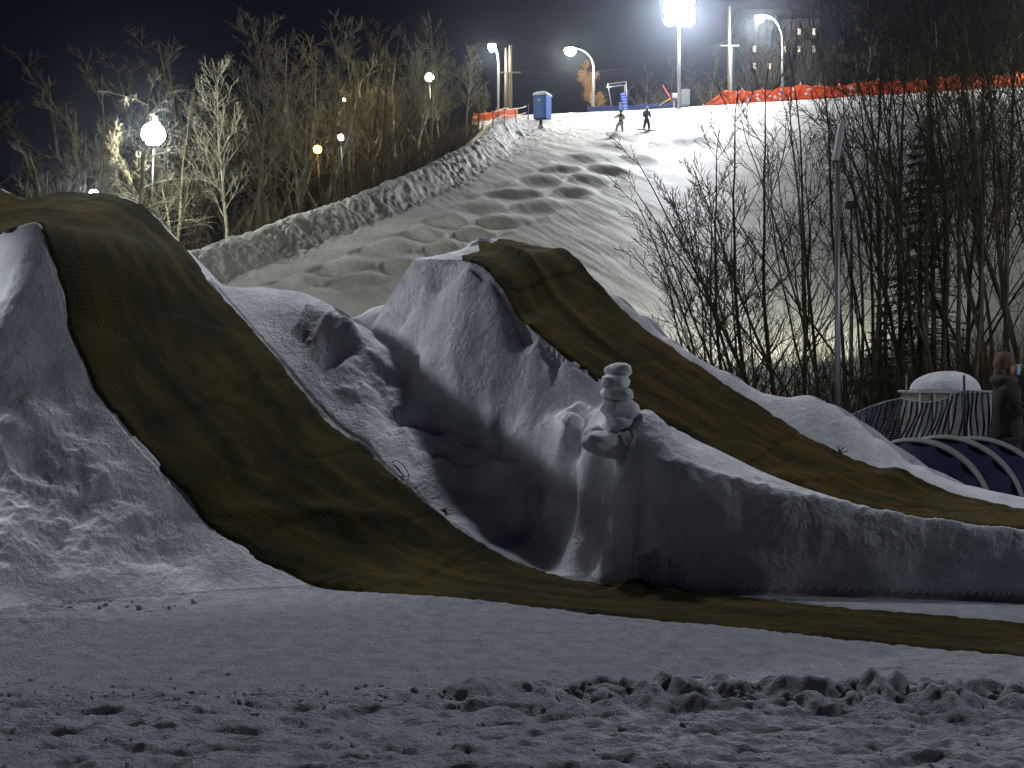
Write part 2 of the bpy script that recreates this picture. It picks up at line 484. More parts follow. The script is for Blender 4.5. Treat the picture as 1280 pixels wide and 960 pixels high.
HP_Y = np.array([0, 13, 16, 22, 30, 38, 44, 50, 60, 70, 80, 88, 94, 99, 104, 112, 140, 200, 420])
HP_Z = np.array([0, 0., .12, .5, .9, 1.8, 3.1, 5.0, 8.9, 12.8, 16.7, 19.6, 21.7, 23.4, 24.9, 26.0, 27.5, 29, 30])
CR_Y = np.array([0, 40, 53.1, 58.6, 64.5, 70.6, 81.4, 95, 101, 112, 140, 900])
CR_X = np.array([-34, -21.5, -14.34, -11.33, -8.17, -5.65, -2.17, -.9, -1.5, -3.2, -5, -40])
def hill(X, Y, fine=True):
    H = np.interp(Y, HP_Y, HP_Z)
    H = (np.interp(Y - 1.5, HP_Y, HP_Z) + H + np.interp(Y + 1.5, HP_Y, HP_Z)) / 3
    H = H + .085 * np.where(X > 11, .72, 1) * (X - 11) * sstep(55, 104, Y) * np.where(X < 11, .6, 1)
    xc = np.interp(Y, CR_Y, CR_X)
    d = X - xc
    act = sstep(25, 50, Y)
    top = 1 - .85 * sstep(92, 101, Y)
    berm = 1.0 * top * np.where(d > 0, 1 - sstep(.1, 2.5, d), 1)
    left = np.clip(-d, 0, 60)
    fall = -np.where(left > 0, (.42 * left + .35 * np.minimum(left, 6)) * (1 - .5 * sstep(98, 106, Y)), 0)
    H = H + act * (berm + fall)
    if fine:
        # rough thrown-up snow on the berm and above its toe
        rr = act * np.exp(-((d - 1.0) / 1.7) ** 2) + .55 * act * sstep(78, 92, Y) * np.exp(-((d - 4) / 5.) ** 2)
        H = H + rr * (.15 * fbm(X * 2.4 + .8 * pn(X, Y * .5, 3), Y * 1.1, 0, 4, .8) * (.5 + 1.0 * np.abs(pn(X * .35, Y * .22, 12))) - .10 * np.abs(pn(X * .7, Y * .4, 7)) + .05)
        H = H + .05 * fbm(X * .25, Y * .25, 2, 3)
        # moguls
        c = np.interp(Y, [48, 51.3, 58.7, 70.6, 87, 92], [-10.5, -8.6, -3.7, 2.6, 11.2, 14])
        q = X - c
        ph = .30 * fbm(X * .16, Y * .10, 9, 2)
        q = q / np.clip(Y / 75, .6, 1.3)
        u = 22 * np.log(np.maximum(Y, 1)) + ph + .55 * q / 3.4
        v = q / 3.4 + .22 * fbm(X * .12, Y * .12, 4, 2)
        k = np.floor(v)
        saw = (u + .5 * (k % 2)) % 1.0
        bump = np.where(saw < .42, sstep(0, .42, saw), .5 + .5 * np.cos(np.pi * (saw - .42) / .58))
        lat = .25 + .75 * np.sin(np.pi * (v - k)) ** .8
        env = sstep(4.9, 2.4, np.abs(q + .2)) * sstep(49, 53, Y) * sstep(92, 89, Y)
        H = H + (.36 - .0035 * np.clip(Y - 50, 0, 40)) * env * (bump - .45) * lat
        # wind ripples and ski tracks across the open slope
        tr = pn(X * 1.1 + Y * .55, (Y * .16 - X * .10), 5) + .5 * pn(X * 3.1 + Y * 1.2, (Y * .3 - X * .2), 8)
        H = H + act * .05 * tr * sstep(101, 90, Y)
        for (mx, my, mw, mh) in ((17.3, 93.0, 1.5, .34), (13.2, 90.0, 1.2, .35), (12.5, 83.5, 1.6, .5)):
            H = H + mh * np.exp(-(((X - mx) / mw) ** 2 + ((Y - my) / (mw * .8)) ** 2))
    return H

def ground_z(x, y):
    x = np.array([float(x)]); y = np.array([float(y)])
    z = hill(x, y)
    if y[0] < 15: z = np.maximum(z, jumps(x, y)[0])
    return float(z[0])

# ------------------------------------------------------------------ one fan-shaped sheet, split where one body ends and the next begins
def build_terrain():
    rows = np.concatenate([np.linspace(2.6, 9.0, 470, endpoint=False), np.linspace(9.0, 14.0, 520, endpoint=False),
                           np.geomspace(14.0, 45, 230, endpoint=False), np.geomspace(45, 112, 520, endpoint=False),
                           np.geomspace(112, 900, 40)])
    nc = 820
    a = np.linspace(-1, 1, nc)
    a = np.where(np.abs(a) < .86, a / .86 * .47, np.sign(a) * (.47 + (np.abs(a) - .86) / .14 * .75))
    Y = np.repeat(rows[:, None], nc, 1)
    X = a[None, :] * (Y + 1.0)
    Z = hill(X, Y)
    own = np.full(X.shape, 3)
    m = rows < 16.5
    Xm, Ym = X[m], Y[m]
    zj, ow, rough, in1, in2 = jumps(Xm, Ym)
    # foreground unevenness
    base = hill(Xm, Ym, False)
    base = base + .012 * fbm(Xm * .8, Ym * .8, 1, 2)
    near = sstep(6.9, 6.3, Ym + .10 * pn(Xm * .9, 0 * Ym, 2))
    pit = np.clip(pn(Xm * 4.2, Ym * 9.0, 4) - .08, 0, 1)
    groom = fbm(Xm * 7, Ym * 16, 8, 3, .6)
    base = base + near * (.028 * fbm(Xm * 2.6, Ym * 5.5, 6, 4, .6) - .10 * pit ** 1.2 + .010 * pn(Xm * 14, Ym * 22, 3)) \
        + (1 - near) * (.008 * groom - .010 * np.clip(pn(Xm * 6, Ym * 13, 14) - .35, 0, 1) * 2)
    yr = 6.55 - .16 * sstep(-1.0, 2.5, Xm) + .05 * np.sin(Xm * 1.3)
    amp = .15 + .85 * sstep(-1.6, 1.8, Xm)
    wr = np.exp(-((Ym - yr) / (.20 + .07 * amp)) ** 2)
    cl = .5 + 1.1 * np.abs(pn(Xm * 3.3, Ym * 3.3, 2)) + .55 * np.abs(pn(Xm * 8, Ym * 8, 5))
    base = base + amp * wr * .16 * (cl - .28)
    # the lumpy foot of jump one
    s, t = R1.st(Xm, Ym)
    foot = sstep(-4.0, -2.2, t) * sstep(0, -.6, t) * sstep(5.2, 6.8, s)
    base = base + foot * .05 * (fbm(Xm * 4.5, Ym * 4.5, 5, 3, .65) + .5)
    zz = np.where(in1 | in2, zj, np.where(zj > .002, np.maximum(base, zj), base))
    ow = np.where(zj > base, np.maximum(ow, 0), 0)
    # pieces of shovelled snow: slow lumps plus knocked facets
    lump = fbm(Xm * 1.35 + .3 * zj, Ym * 1.35, zj * 1.0, 3, .42)
    cells = np.abs(pn(Xm * 2.3, Ym * 2.3, zj * 1.8))
    s2, t2 = R2.st(Xm, Ym)
    t_off = sstep(.10, .45, t - R1.tf(s))
    hard = 1 - .75 * sstep(3.6, 2.2, s2) * t_off
    big = .75 + .55 * ((t > R1.tf(s)) & (t2 < R2.tn(s2)))
    big = np.where((t > R1.tf(s)) & (t2 < R2.tn(s2) - .25), 1.45, big)
    zz = zz + rough * hard * big * (.17 * lump - .10 * (cells - .3)) * (1 - .6 * t_off * sstep(3.6, 2.8, s2)) + rough * (.022 * fbm(Xm * 5, Ym * 5, zj * 5, 4, .6)) 
    # carpets hide the snow below them
    q1 = (t - R1.tn(s)) / (R1.tf(s) - R1.tn(s)); q2 = (t2 - R2.tn(s2)) / (R2.tf(s2) - R2.tn(s2))
    deep = .015 + .07 * np.where(in1, sstep(0, .07, np.minimum(q1, 1 - q1)), sstep(0, .07, np.minimum(q2, 1 - q2)))
    zz = np.where(in1 | in2, zj - deep * np.where(in1, 1, sstep(5.6, 5.3, s2)), zz)
    Z[m] = zz; 
    own[m] = ow
    far = (Ym > 14.4) & (ow == 0)
    co = np.stack([X, Y, Z], -1).reshape(-1, 3)
    G = np.stack([X, Y, Z], -1)
    du = np.empty_like(G); du[:, 1:-1] = G[:, 2:] - G[:, :-2]; du[:, 0] = G[:, 1] - G[:, 0]; du[:, -1] = G[:, -1] - G[:, -2]
    dv = np.empty_like(G); dv[1:-1] = G[2:] - G[:-2]; dv[0] = G[1] - G[0]; dv[-1] = G[-1] - G[-2]
    NR = np.cross(du, dv); NR /= np.linalg.norm(NR, axis=2, keepdims=True) + 1e-12
    NR = NR.reshape(-1, 3)
    nr = len(rows)
    idx = np.arange(nr * nc).reshape(nr, nc)
    quads = np.stack([idx[:-1, :-1], idx[:-1, 1:], idx[1:, 1:], idx[1:, :-1]], -1).reshape(-1, 4)
    ow4 = own[:-1, :-1].reshape(-1)
    yq = Y[:-1, :-1].reshape(-1)
    ow4 = np.where((ow4 == 0) & (yq > 16), 3, ow4)
    ow4 = np.where(ow4 == 3, np.where(yq < 26, 0, 3), ow4)
    xq = X[:-1, :-1].reshape(-1)
    dd = xq - np.interp(yq, CR_Y, CR_X)
    ow4 = np.where((ow4 == 3) & ((dd < -1.2 + .8 * pn(xq * .8, yq * .8, 1) - 1.2 * sstep(85, 70, yq) * 0) | (yq > 112)), 4, ow4)
    ow4 = np.where((ow4 == 3) & (xq > 9.5 + 2.2 * pn(xq * .15, yq * .15, 3)) & (yq < 37 + 4 * pn(xq * .2, yq * .2, 8)), 5, ow4)
    ow4 = np.where((ow4 == 0) & (yq > 17.5 + pn(xq * .5, yq * .5, 8)) & (xq > 3.0), 5, ow4)
    res = {}
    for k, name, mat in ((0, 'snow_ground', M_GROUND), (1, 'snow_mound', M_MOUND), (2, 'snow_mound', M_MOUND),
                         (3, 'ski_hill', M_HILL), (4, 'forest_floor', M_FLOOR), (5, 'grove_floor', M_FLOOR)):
        qk = quads[ow4 == k]
        if len(qk) == 0: continue
        used = np.unique(qk)
        mp = np.zeros(len(co), dtype=np.int64); mp[used] = np.arange(len(used))
        res[k] = np_mesh(name, co[used], mp[qk], mat)
        res[k].data.normals_split_custom_set_from_vertices(NR[used].astype(np.float32))
    return res

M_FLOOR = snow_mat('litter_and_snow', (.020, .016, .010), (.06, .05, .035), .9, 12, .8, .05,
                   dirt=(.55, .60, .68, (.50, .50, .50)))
T = build_terrain()
for k in (0, 3, 4, 5):
    if k in T: tag(T[k], kind='structure')
tag(T[1], 'tall lumpy snow mound on the left that carries the longer brown mat', 'snow mound')
tag(T[2], 'middle snow mound with a dark hollow face under the shorter brown mat', 'snow mound')

# ------------------------------------------------------------------ carpets
def carpet_mat(name, c1, c2, c3):
    m, nt, b = new_mat(name)
    uv = nt.nodes.new('ShaderNodeUVMap')
    # stains and sun-bleached streaks running down the mat
    mp = nt.nodes.new('ShaderNodeMapping'); mp.inputs['Scale'].default_value = (.9, 4.0, 1)
    nt.links.new(uv.outputs[0], mp.inputs[0])
    n1 = nt.nodes.new('ShaderNodeTexNoise'); n1.inputs['Scale'].default_value = 1.2; n1.inputs['Detail'].default_value = 7
    n1.inputs['Roughness'].default_value = .62
    nt.links.new(mp.outputs[0], n1.inputs['Vector'])
    rp = nt.nodes.new('ShaderNodeValToRGB')
    rp.color_ramp.elements[0].position = .38; rp.color_ramp.elements[0].color = tuple(c1) + (1,)
    rp.color_ramp.elements[1].position = .62; rp.color_ramp.elements[1].color = tuple(c3) + (1,)
    md = rp.color_ramp.elements.new(.5); md.color = tuple(c2) + (1,)
    nt.links.new(n1.outputs['Fac'], rp.inputs[0])
    # net of knots
    sp = nt.nodes.new('ShaderNodeSeparateXYZ'); nt.links.new(uv.outputs[0], sp.inputs[0])
    def saw(sock, per):
        a = nt.nodes.new('ShaderNodeMath'); a.operation = 'MULTIPLY'; a.inputs[1].default_value = 2 * math.pi / per
        nt.links.new(sock, a.inputs[0])
        c = nt.nodes.new('ShaderNodeMath'); c.operation = 'COSINE'; nt.links.new(a.outputs[0], c.inputs[0])
        return c.outputs[0]
    k1 = saw(sp.outputs[0], .034); k2 = saw(sp.outputs[1], .034)
    ad = nt.nodes.new('ShaderNodeMath'); ad.operation = 'MAXIMUM'
    nt.links.new(k1, ad.inputs[0]); nt.links.new(k2, ad.inputs[1])
    n2 = nt.nodes.new('ShaderNodeTexNoise'); n2.inputs['Scale'].default_value = 28; n2.inputs['Detail'].default_value = 7
    nt.links.new(uv.outputs[0], n2.inputs['Vector'])
    sm = nt.nodes.new('ShaderNodeMath'); sm.operation = 'ADD'
    nt.links.new(ad.outputs[0], sm.inputs[0]); nt.links.new(n2.outputs['Fac'], sm.inputs[1])
    bp = nt.nodes.new('ShaderNodeBump'); bp.inputs['Strength'].default_value = .22; bp.inputs['Distance'].default_value = .005
    nt.links.new(sm.outputs[0], bp.inputs['Height']); nt.links.new(bp.outputs[0], b.inputs['Normal'])
    nt.links.new(rp.outputs[0], b.inputs['Base Color'])
    b.inputs['Roughness'].default_value = .9
    b.inputs['Specular IOR Level'].default_value = .15
    return m
M_MAT1 = carpet_mat('brown_net_mat', (.022, .019, .004), (.040, .033, .007), (.066, .048, .011))
M_MAT2 = carpet_mat('brown_net_mat_two', (.027, .021, .004), (.048, .036, .008), (.078, .052, .012))

def build_carpet(name, r, s0, s1, mat, lift, seed, extra=None, edge=.03):
    ns, ntv = 620, 56
    ss = np.linspace(s0, s1, ns); tt = np.linspace(0, 1, ntv)
    S, Q = np.meshgrid(ss, tt, indexing='ij')
    S = S.copy()
    # frayed ends
    Z_ = None; endn = .10 * pn(Q * 5, 0 * Q + seed, 2)
    S = S + endn * sstep(s1 - 1, s1, S)
    if s1 < 8: S = S - .50 * (1 - Q) * sstep(s1 - 1.2, s1, S)
    wob_n = edge * fbm(S * 2.3, 0 * S + seed, 1.5, 5, .75); wob_f = edge * fbm(S * 2.3, 0 * S + seed + 5, 3.5, 5, .75)
    tn = r.tn(S) - .02 + wob_n; tf = r.tf(S) + .02 + wob_f
    Tt = tn + (tf - tn) * Q
    X, Y = r.xy(S, Tt)
    zn = np.maximum(r.zn(S), 0); zf = np.maximum(r.zf(S), 0)
    q = np.clip((Tt - r.tn(S)) / (r.tf(S) - r.tn(S)), 0, 1)
    Z = zn + (zf - zn) * q + lift
    fold = np.abs(pn(S * .55 + 3 * Q, Q * 3.6 + seed, 6))
    Z = Z + .010 * fbm(S * 1.1, Q * 2.2, seed, 2) + .012 * np.clip(.22 - fold, 0, 1) / .22 * sstep(3, 6, S) 
    Z = Z + .004 * pn(S * 7, Q * 9, seed + 3) + .004 * fbm(S * 14, Q * 11, seed + 4, 3, .6) - .012 * np.clip(.10 - np.abs(pn(S * 2.2 + Q, Q * 2.4, seed + 8)), 0, 1) / .10
    Z = Z - .014 * ((S * .43 + .06 * Q + .02 * pn(Q * 6, 0 * Q, seed)) % 1.0)
    if extra: Z = Z + extra(S, Q)
    # the two long edges sag onto the snow
    e_ = np.minimum(Q, 1 - Q) * (tf - tn)
    Z = Z - (lift + .012) * (1 - sstep(0, .05, e_))
    top = np.stack([X, Y, Z], -1).reshape(-1, 3)
    bot = top.copy(); bot[:, 2] -= .016
    n = ns * ntv
    idx = np.arange(n).reshape(ns, ntv)
    q1 = np.stack([idx[:-1, :-1], idx[1:, :-1], idx[1:, 1:], idx[:-1, 1:]], -1).reshape(-1, 4)
    # rim down to the snow
    def rim(line, flip):
        a = line[:-1]; b = line[1:]
        qd = np.stack([a, a + n, b + n, b], -1)
        return qd[:, ::-1] if flip else qd
    quads = np.concatenate([q1, rim(idx[:, 0], False), rim(idx[:, -1], True), rim(idx[0, :], True), rim(idx[-1, :], False)])
    co = np.concatenate([top, bot])
    if q1.shape[0] and True:
        v0, v1, v3 = co[q1[0, 0]], co[q1[0, 1]], co[q1[0, 3]]
        if np.cross(v1 - v0, v3 - v0)[2] < 0: quads = quads[:, ::-1]
    o = np_mesh(name, co, quads, mat)
    uvl = o.data.uv_layers.new(name='UVMap')
    # arc length along the mat
    c = .5 * (zn[:, 0] + zf[:, 0]); al = np.concatenate([[0], np.cumsum(np.hypot(np.diff(ss), np.diff(c)))])
    uvv = np.stack([np.repeat(al[:, None], ntv, 1), Q * 1.5], -1).reshape(-1, 2)
    uvv = np.concatenate([uvv, uvv])
    li = np.empty(len(o.data.loops), dtype=np.int32); o.data.loops.foreach_get('vertex_index', li)
    uvl.data.foreach_set('uv', uvv[li].astype(np.float32).ravel())
    return o

def fold1(S, Q):
    # a rucked seam where the lower mat starts, and the dip by the foot
    a = .085 * np.exp(-((S - 3.05) / .12) ** 2) * sstep(.45, .95, Q) + .05 * np.exp(-((S - 2.75) / .10) ** 2) * sstep(.5, 1, Q)
    b = .055 * np.exp(-(((S - 6.55) - .5 * (Q - .2)) / .12) ** 2) * sstep(.65, .1, Q)
    c = .045 * np.exp(-((S - 5.6 + 1.6 * (Q - .5)) / .16) ** 2) * np.exp(-((Q - .45) / .3) ** 2)
    return a + b + c
def fold2(S, Q):
    a = .06 * np.exp(-((S - 4.35) / .10) ** 2) * sstep(.55, .0, Q)
    b = .07 * np.exp(-((Q - .42 - .05 * (S - 4)) / .05) ** 2) * sstep(3.0, 4.8, S)
    c = .05 * np.exp(-((S - 1.2) / .12) ** 2) * sstep(.3, .9, Q) + .04 * np.exp(-((S - 2.0 + Q) / .2) ** 2)
    return a + b + c
mat_a = build_carpet('jump_mat', R1, -3.2, 12.4, M_MAT1, .016, 3.1, fold1)
tag(mat_a, 'long dark olive brown net mat sweeping from the top left mound across the foreground snow', 'mat', 'net mats laid on the jumps')
mat_b = build_carpet('jump_mat', R2, -3.0, 5.62, M_MAT2, .016, 7.7, fold2)
tag(mat_b, 'lighter brown net mat draped over the middle snow mound and down its right side', 'mat', 'net mats laid on the jumps')

# ------------------------------------------------------------------ trees
def bark(name, c1, c2, sc=6):
    m, nt, b = new_mat(name)
    tc = nt.nodes.new('ShaderNodeTexCoord')
    mp = nt.nodes.new('ShaderNodeMapping'); mp.inputs['Scale'].default_value = (1, 1, .35)
    no = nt.nodes.new('ShaderNodeTexNoise'); no.inputs['Scale'].default_value = sc; no.inputs['Detail'].default_value = 6
    nt.links.new(tc.outputs['Object'], mp.inputs[0]); nt.links.new(mp.outputs[0], no.inputs['Vector'])
    rp = nt.nodes.new('ShaderNodeValToRGB')
    rp.color_ramp.elements[0].position = .35; rp.color_ramp.elements[0].color = tuple(c1) + (1,)
    rp.color_ramp.elements[1].position = .62; rp.color_ramp.elements[1].color = tuple(c2) + (1,)
    nt.links.new(no.outputs['Fac'], rp.inputs[0]); nt.links.new(rp.outputs[0], b.inputs['Base Color'])
    b.inputs['Roughness'].default_value = .9; b.inputs['Specular IOR Level'].default_value = .1
    bp = nt.nodes.new('ShaderNodeBump'); bp.inputs['Strength'].default_value = .5; bp.inputs['Distance'].default_value = .02
    nt.links.new(no.outputs['Fac'], bp.inputs['Height']); nt.links.new(bp.outputs[0], b.inputs['Normal'])
    return m
B_PALE = bark('pale_bark', (.15, .135, .09), (.50, .47, .34))
B_TAN = bark('tan_bark', (.10, .09, .05), (.32, .285, .17))
B_DARK = bark('dark_bark', (.036, .029, .018), (.11, .088, .055))
B_GREY = bark('grey_green_bark', (.06, .050, .032), (.18, .15, .095))

def bare_tree(seed, h, r0, n1, n2, n3, spread, rmin, clear=.25, lean=(0, 0), wander=.05, forks=0, seg=14, upturn=.5):
    """skeleton of a leafless tree -> trunk mesh data, branch mesh data"""
    rr = random.Random(seed)
    T_, B_ = MB(), MB()
    def path(p, d, length, n, r_a, r_b, wob, up):
        pts = [p.copy()]; rads = [r_a]
        st = length / n
        for i in range(n):
            d = (d + Vector((rr.gauss(0, wob), rr.gauss(0, wob), rr.gauss(0, wob) * .5 + up * .12))).normalized()
            p = p + d * st
            pts.append(p.copy()); rads.append(r_a + (r_b - r_a) * (i + 1) / n)
        return pts, rads
    def along(pts, rads, f):
        x = f * (len(pts) - 1); i = min(int(x), len(pts) - 2); k = x - i
        return pts[i].lerp(pts[i + 1], k), (pts[i + 1] - pts[i]).normalized(), rads[i] + (rads[i + 1] - rads[i]) * k
    def sub(pts, rads, level, length):
        cnt = {1: n2, 2: n3}[level]
        for j in range(cnt):
            f = .18 + .8 * (j + rr.random()) / cnt
            p, d, r = along(pts, rads, min(f, .99))
            az = rr.random() * 2 * math.pi
            side = d.orthogonal().normalized()
            side = Matrix.Rotation(az, 3, d) @ side
            ang = R(rr.uniform(24, 52))
            nd = (d * math.cos(ang) + side * math.sin(ang))
            L = length * rr.uniform(.34, .66) * (1.15 - .55 * f)
            rs = max(r * .62, rmin)
            q, qr = path(p, nd, L, 5 if level == 1 else 4, rs if level == 1 else min(rs, rmin * 1.1), rmin * (.6 if level == 1 else .3), .15, upturn)
            B_.tube(q, qr, 3, False)
            if level == 1: sub(q, qr, 2, L)
    stems = []
    base_d = Vector((lean[0], lean[1], 1)).normalized()
    pts, rads = path(Vector((0, 0, -.4)), base_d, h + .4, seg, r0, rmin * 1.3, wander, 0)
    T_.tube(pts, rads, 8)
    stems.append((pts, rads, h))
    for k in range(forks):
        f = rr.uniform(.0, .35) if k else .22
        p, d, r = along(pts, rads, f)
        az = rr.random() * 2 * math.pi
        nd = (d + Vector((math.cos(az), math.sin(az), 0)) * rr.uniform(.25, .6)).normalized()
        L = h * (1 - f) * rr.uniform(.7, .95)
        q, qr = path(p, nd, L, 10, r * .75, rmin * 1.2, wander * 1.4, .4)
        T_.tube(q, qr, 7); stems.append((q, qr, L))
    for pts, rads, L0 in stems:
        c = max(4, int(n1 / len(stems)))
        for j in range(c):
            f = clear + (1 - clear) * (j + rr.random()) / c
            p, d, r = along(pts, rads, min(f, .985))
            az = j * 2.4 + rr.uniform(-.5, .5)
            ang = R(rr.uniform(32, 62)) * spread
            side = Vector((math.cos(az), math.sin(az), 0))
            nd = (d * math.cos(ang) + side * math.sin(ang)).normalized()
            L = L0 * rr.uniform(.22, .40) * (1.25 - .85 * f) * (.6 + .4 * spread)
            rs = max(r * .45, rmin * 1.2)
            q, qr = path(p, nd, L, 6, rs, rmin, .09, upturn)
            B_.tube(q, qr, 4, False)
            sub(q, qr, 1, L)
    return T_, B_

def tree_proto(kind, seed, mat, **kw):
    t, b = bare_tree(seed, **kw)
    return (t, b, mat, kind)
_made = {}
def place_tree(proto, name, x, y, h_scale, rz, label, cat='tree', group=None, z=None, wide=1.0):
    r = empty(name, (x, y, ground_z(x, y) if z is None else z), (0, 0, rz))
    r.scale = (h_scale * wide, h_scale * wide, h_scale)
    tag(r, label, cat, group)
    if id(proto) not in _made:
        a = proto[0].build('trunk', proto[2], r); b = proto[1].build('branches', proto[2], r)
        _made[id(proto)] = (a, b)
    else:
        for s in _made[id(proto)]:
            c = s.copy(); COL.objects.link(c); c.parent = r
    return r
ORD = ['leftmost', 'second', 'third', 'fourth', 'fifth', 'sixth', 'seventh', 'eighth', 'ninth', 'tenth', 'eleventh', 'twelfth',
       'thirteenth', 'fourteenth', 'fifteenth', 'sixteenth', 'seventeenth', 'eighteenth', 'nineteenth', 'twentieth']
def row_labels(n, what):
    out = []
    for i in range(n):
        out.append(('leftmost of the ' if i == 0 else ORD[i] + ' from the left of the ') + what)
    if n > 1: out[-1] = 'rightmost of the ' + what
    return out

# far wood on the left: pale trees lit by the lamps
far_kw = dict(n1=26, n2=7, n3=5, rmin=.011)
P_FAR = [tree_proto('aspen', 101, B_PALE, h=10, r0=.13, spread=.75, forks=0, clear=.35, **far_kw),
         tree_proto('elm', 102, B_TAN, h=10, r0=.16, spread=1.0, forks=2, clear=.22, **far_kw),
         tree_proto('aspen', 103, B_PALE, h=10, r0=.12, spread=.7, forks=1, clear=.3, lean=(.08, 0), **far_kw),
         tree_proto('elm', 104, B_TAN, h=10, r0=.15, spread=.95, forks=3, clear=.2, wander=.07, **far_kw),
         tree_proto('ash', 105, B_PALE, h=10, r0=.14, spread=.85, forks=1, clear=.25, lean=(.2, 0), **far_kw),
         tree_proto('ash', 106, B_TAN, h=10, r0=.13, spread=.9, forks=2, clear=.3, **far_kw)]
P_BIG = tree_proto('spreading', 111, B_TAN, h=6.6, r0=.20, spread=1.15, forks=4, clear=.3, wander=.08, n1=18, n2=6, n3=4, rmin=.014, upturn=.8)
P_BIRCH = tree_proto('birch', 112, B_PALE, h=8, r0=.14, spread=1.1, forks=0, clear=.1, wander=.02, n1=22, n2=7, n3=4, rmin=.011, upturn=-.5)

def left_tree(px, ytop, Y, proto, label, group=None, wide=1.0, H=10.0, name='bare_tree'):
    x = (px - 640) / FPX * Y
    z = ground_z(x, Y)
    top = EYE + (HOR - ytop) / FPX * Y
    return place_tree(proto, name, x, Y, (top - z) / H, rng.uniform(0, 6.28), label, 'tree', group, z, wide)
P_SCR = tree_proto('elm', 141, bark('black_bark', (.02, .017, .012), (.05, .045, .03)), h=10, r0=.13, spread=1.0, forks=2, clear=.12, n1=30, n2=7, n3=5, rmin=.012)
left_tree(92, 112, 50, P_BIG, 'many-stemmed spreading bare tree above the crest of the left jump mat', H=6.6, wide=1.0, name='spreading_tree')
left_tree(62, 178, 47, P_BIG, 'low whitish bush-like tree left of the spreading tree by the left frame edge', H=6.6, wide=.9, name='young_tree')
left_tree(174, 103, 56, P_BIRCH, 'pale straight birch with drooping twigs just left of the big white wood lamp', H=8, name='birch_tree')
front = [(218, 118, 62, 5), (246, 74, 72, 1), (283, 96, 64, 0), (322, 34, 74, 0), (352, 30, 76, 3), (384, 62, 70, 4), (421, 40, 78, 0), (452, 52, 80, 5),
         (478, 40, 82, 1), (505, 58, 82, 2), (538, 36, 84, 4), (556, 48, 86, 1), (584, 62, 90, 0), (598, 92, 93, 5)]
for (px, yt, Y, k), lb in zip(front, row_labels(len(front), 'tall lamplit bare trees along the left slope edge')):
    left_tree(px, yt, Y, P_FAR[k], lb, 'tall bare trees lining the left edge of the ski slope', wide=1.0)
back = [(12, 175, 80), (40, 125, 92), (75, 108, 95), (112, 104, 90), (140, 124, 84), (205, 92, 90), (232, 100, 96), (268, 60, 98), (300, 70, 94), (338, 80, 100),
        (368, 74, 96), (402, 78, 98), (436, 70, 104), (466, 84, 100), (494, 76, 104), (522, 80, 104), (548, 92, 106)]
for (px, yt, Y), lb in zip(back, row_labels(len(back), 'dim bare trees standing back in the left wood')):
    left_tree(px, yt, Y, P_FAR[[1, 3, 5][rng.randrange(3)]], lb, 'dim bare trees further back in the left wood', wide=1.35)
# low scrub along the foot of that wood and beyond it: too dense to count
def scrub(name, n, place, hmin, hmax, rad, mat, seed, spread=.35, label=None, cat='brush'):
    rr = random.Random(seed); m = MB()
    for i in range(n):
        x, y, z = place(rr)
        hh = rr.uniform(hmin, hmax)
        d = Vector((rr.gauss(0, spread), rr.gauss(0, spread), 1)).normalized()
        p = Vector((x, y, z - .2)); pts = [p]
        for k in range(4):
            d = (d + Vector((rr.gauss(0, .12), rr.gauss(0, .12), 0))).normalized(); p = p + d * hh / 4; pts.append(p)
        m.tube(pts, [rad, rad * .85, rad * .7, rad * .5, rad * .3], 3, False)
        for j in range(4):
            b0 = pts[rr.randrange(1, 4)]
            dd = (d + Vector((rr.gauss(0, .6), rr.gauss(0, .6), .2))).normalized()
            m.tube([b0, b0 + dd * hh * .18, b0 + dd * hh * .34 + Vector((0, 0, hh * .06))], [rad * .55, rad * .4, rad * .25], 3, False)
    o = m.build(name, mat)
    tag(o, label, cat, kind='stuff'); return o
def pl_left(rr):
    Y = rr.uniform(50, 98); x = float(np.interp(Y, CR_Y, CR_X)) - 1.0 - abs(rr.gauss(0, 4.5)) - rr.random() * 2
    return x, Y, ground_z(x, Y)
scrub('undergrowth', 1500, pl_left, 1.0, 3.6, .020, B_DARK, 3, .5, 'tangled bare undergrowth below the left wood')
def pl_far(rr):
    x = rr.uniform(-85, -8); Y = rr.uniform(104, 150)
    return x, Y, ground_z(x, Y)
scrub('distant_woods', 1100, pl_far, 4, 10, .07, B_DARK, 4, .10, 'dark far wood closing the view behind the left trees', 'woods')
def pl_top(rr):
    px = 780 + 620 * rr.random() ** .7; Y = rr.uniform(125, 160)
    x = (px - 640) / FPX * Y
    return x, Y, ground_z(x, Y)
scrub('hilltop_woods', 600, pl_top, 3, 9, .05, B_DARK, 5, .12, 'dark wood behind the orange netting on the hilltop', 'woods')

# hilltop trees beyond the fence
top_px = [(806, 92), (836, 86), (884, 74), (935, 58), (968, 50), (1010, 52), (1040, 40), (1075, 32), (1120, 40), (1180, 24), (1245, 20)]
for (px, yt), lb in zip(top_px, row_labels(len(top_px), 'bare trees rising behind the hilltop orange netting')):
    left_tree(px, yt, 128 + rng.uniform(-3, 10), P_FAR[[1, 3, 5][rng.randrange(3)]], lb, 'bare trees behind the hilltop netting', wide=1.2)

scr = [(940, 42), (952, 55), (962, 36), (975, 50), (987, 40), (998, 46), (1015, 34), (1030, 44)]
for (px, yt), lb in zip(scr, row_labels(len(scr), 'dark trees screening the lit windows on the hilltop')):
    left_tree(px, yt, 117 + rng.uniform(-3, 3), P_SCR, lb, 'dark trees screening the lit windows', wide=1.0)

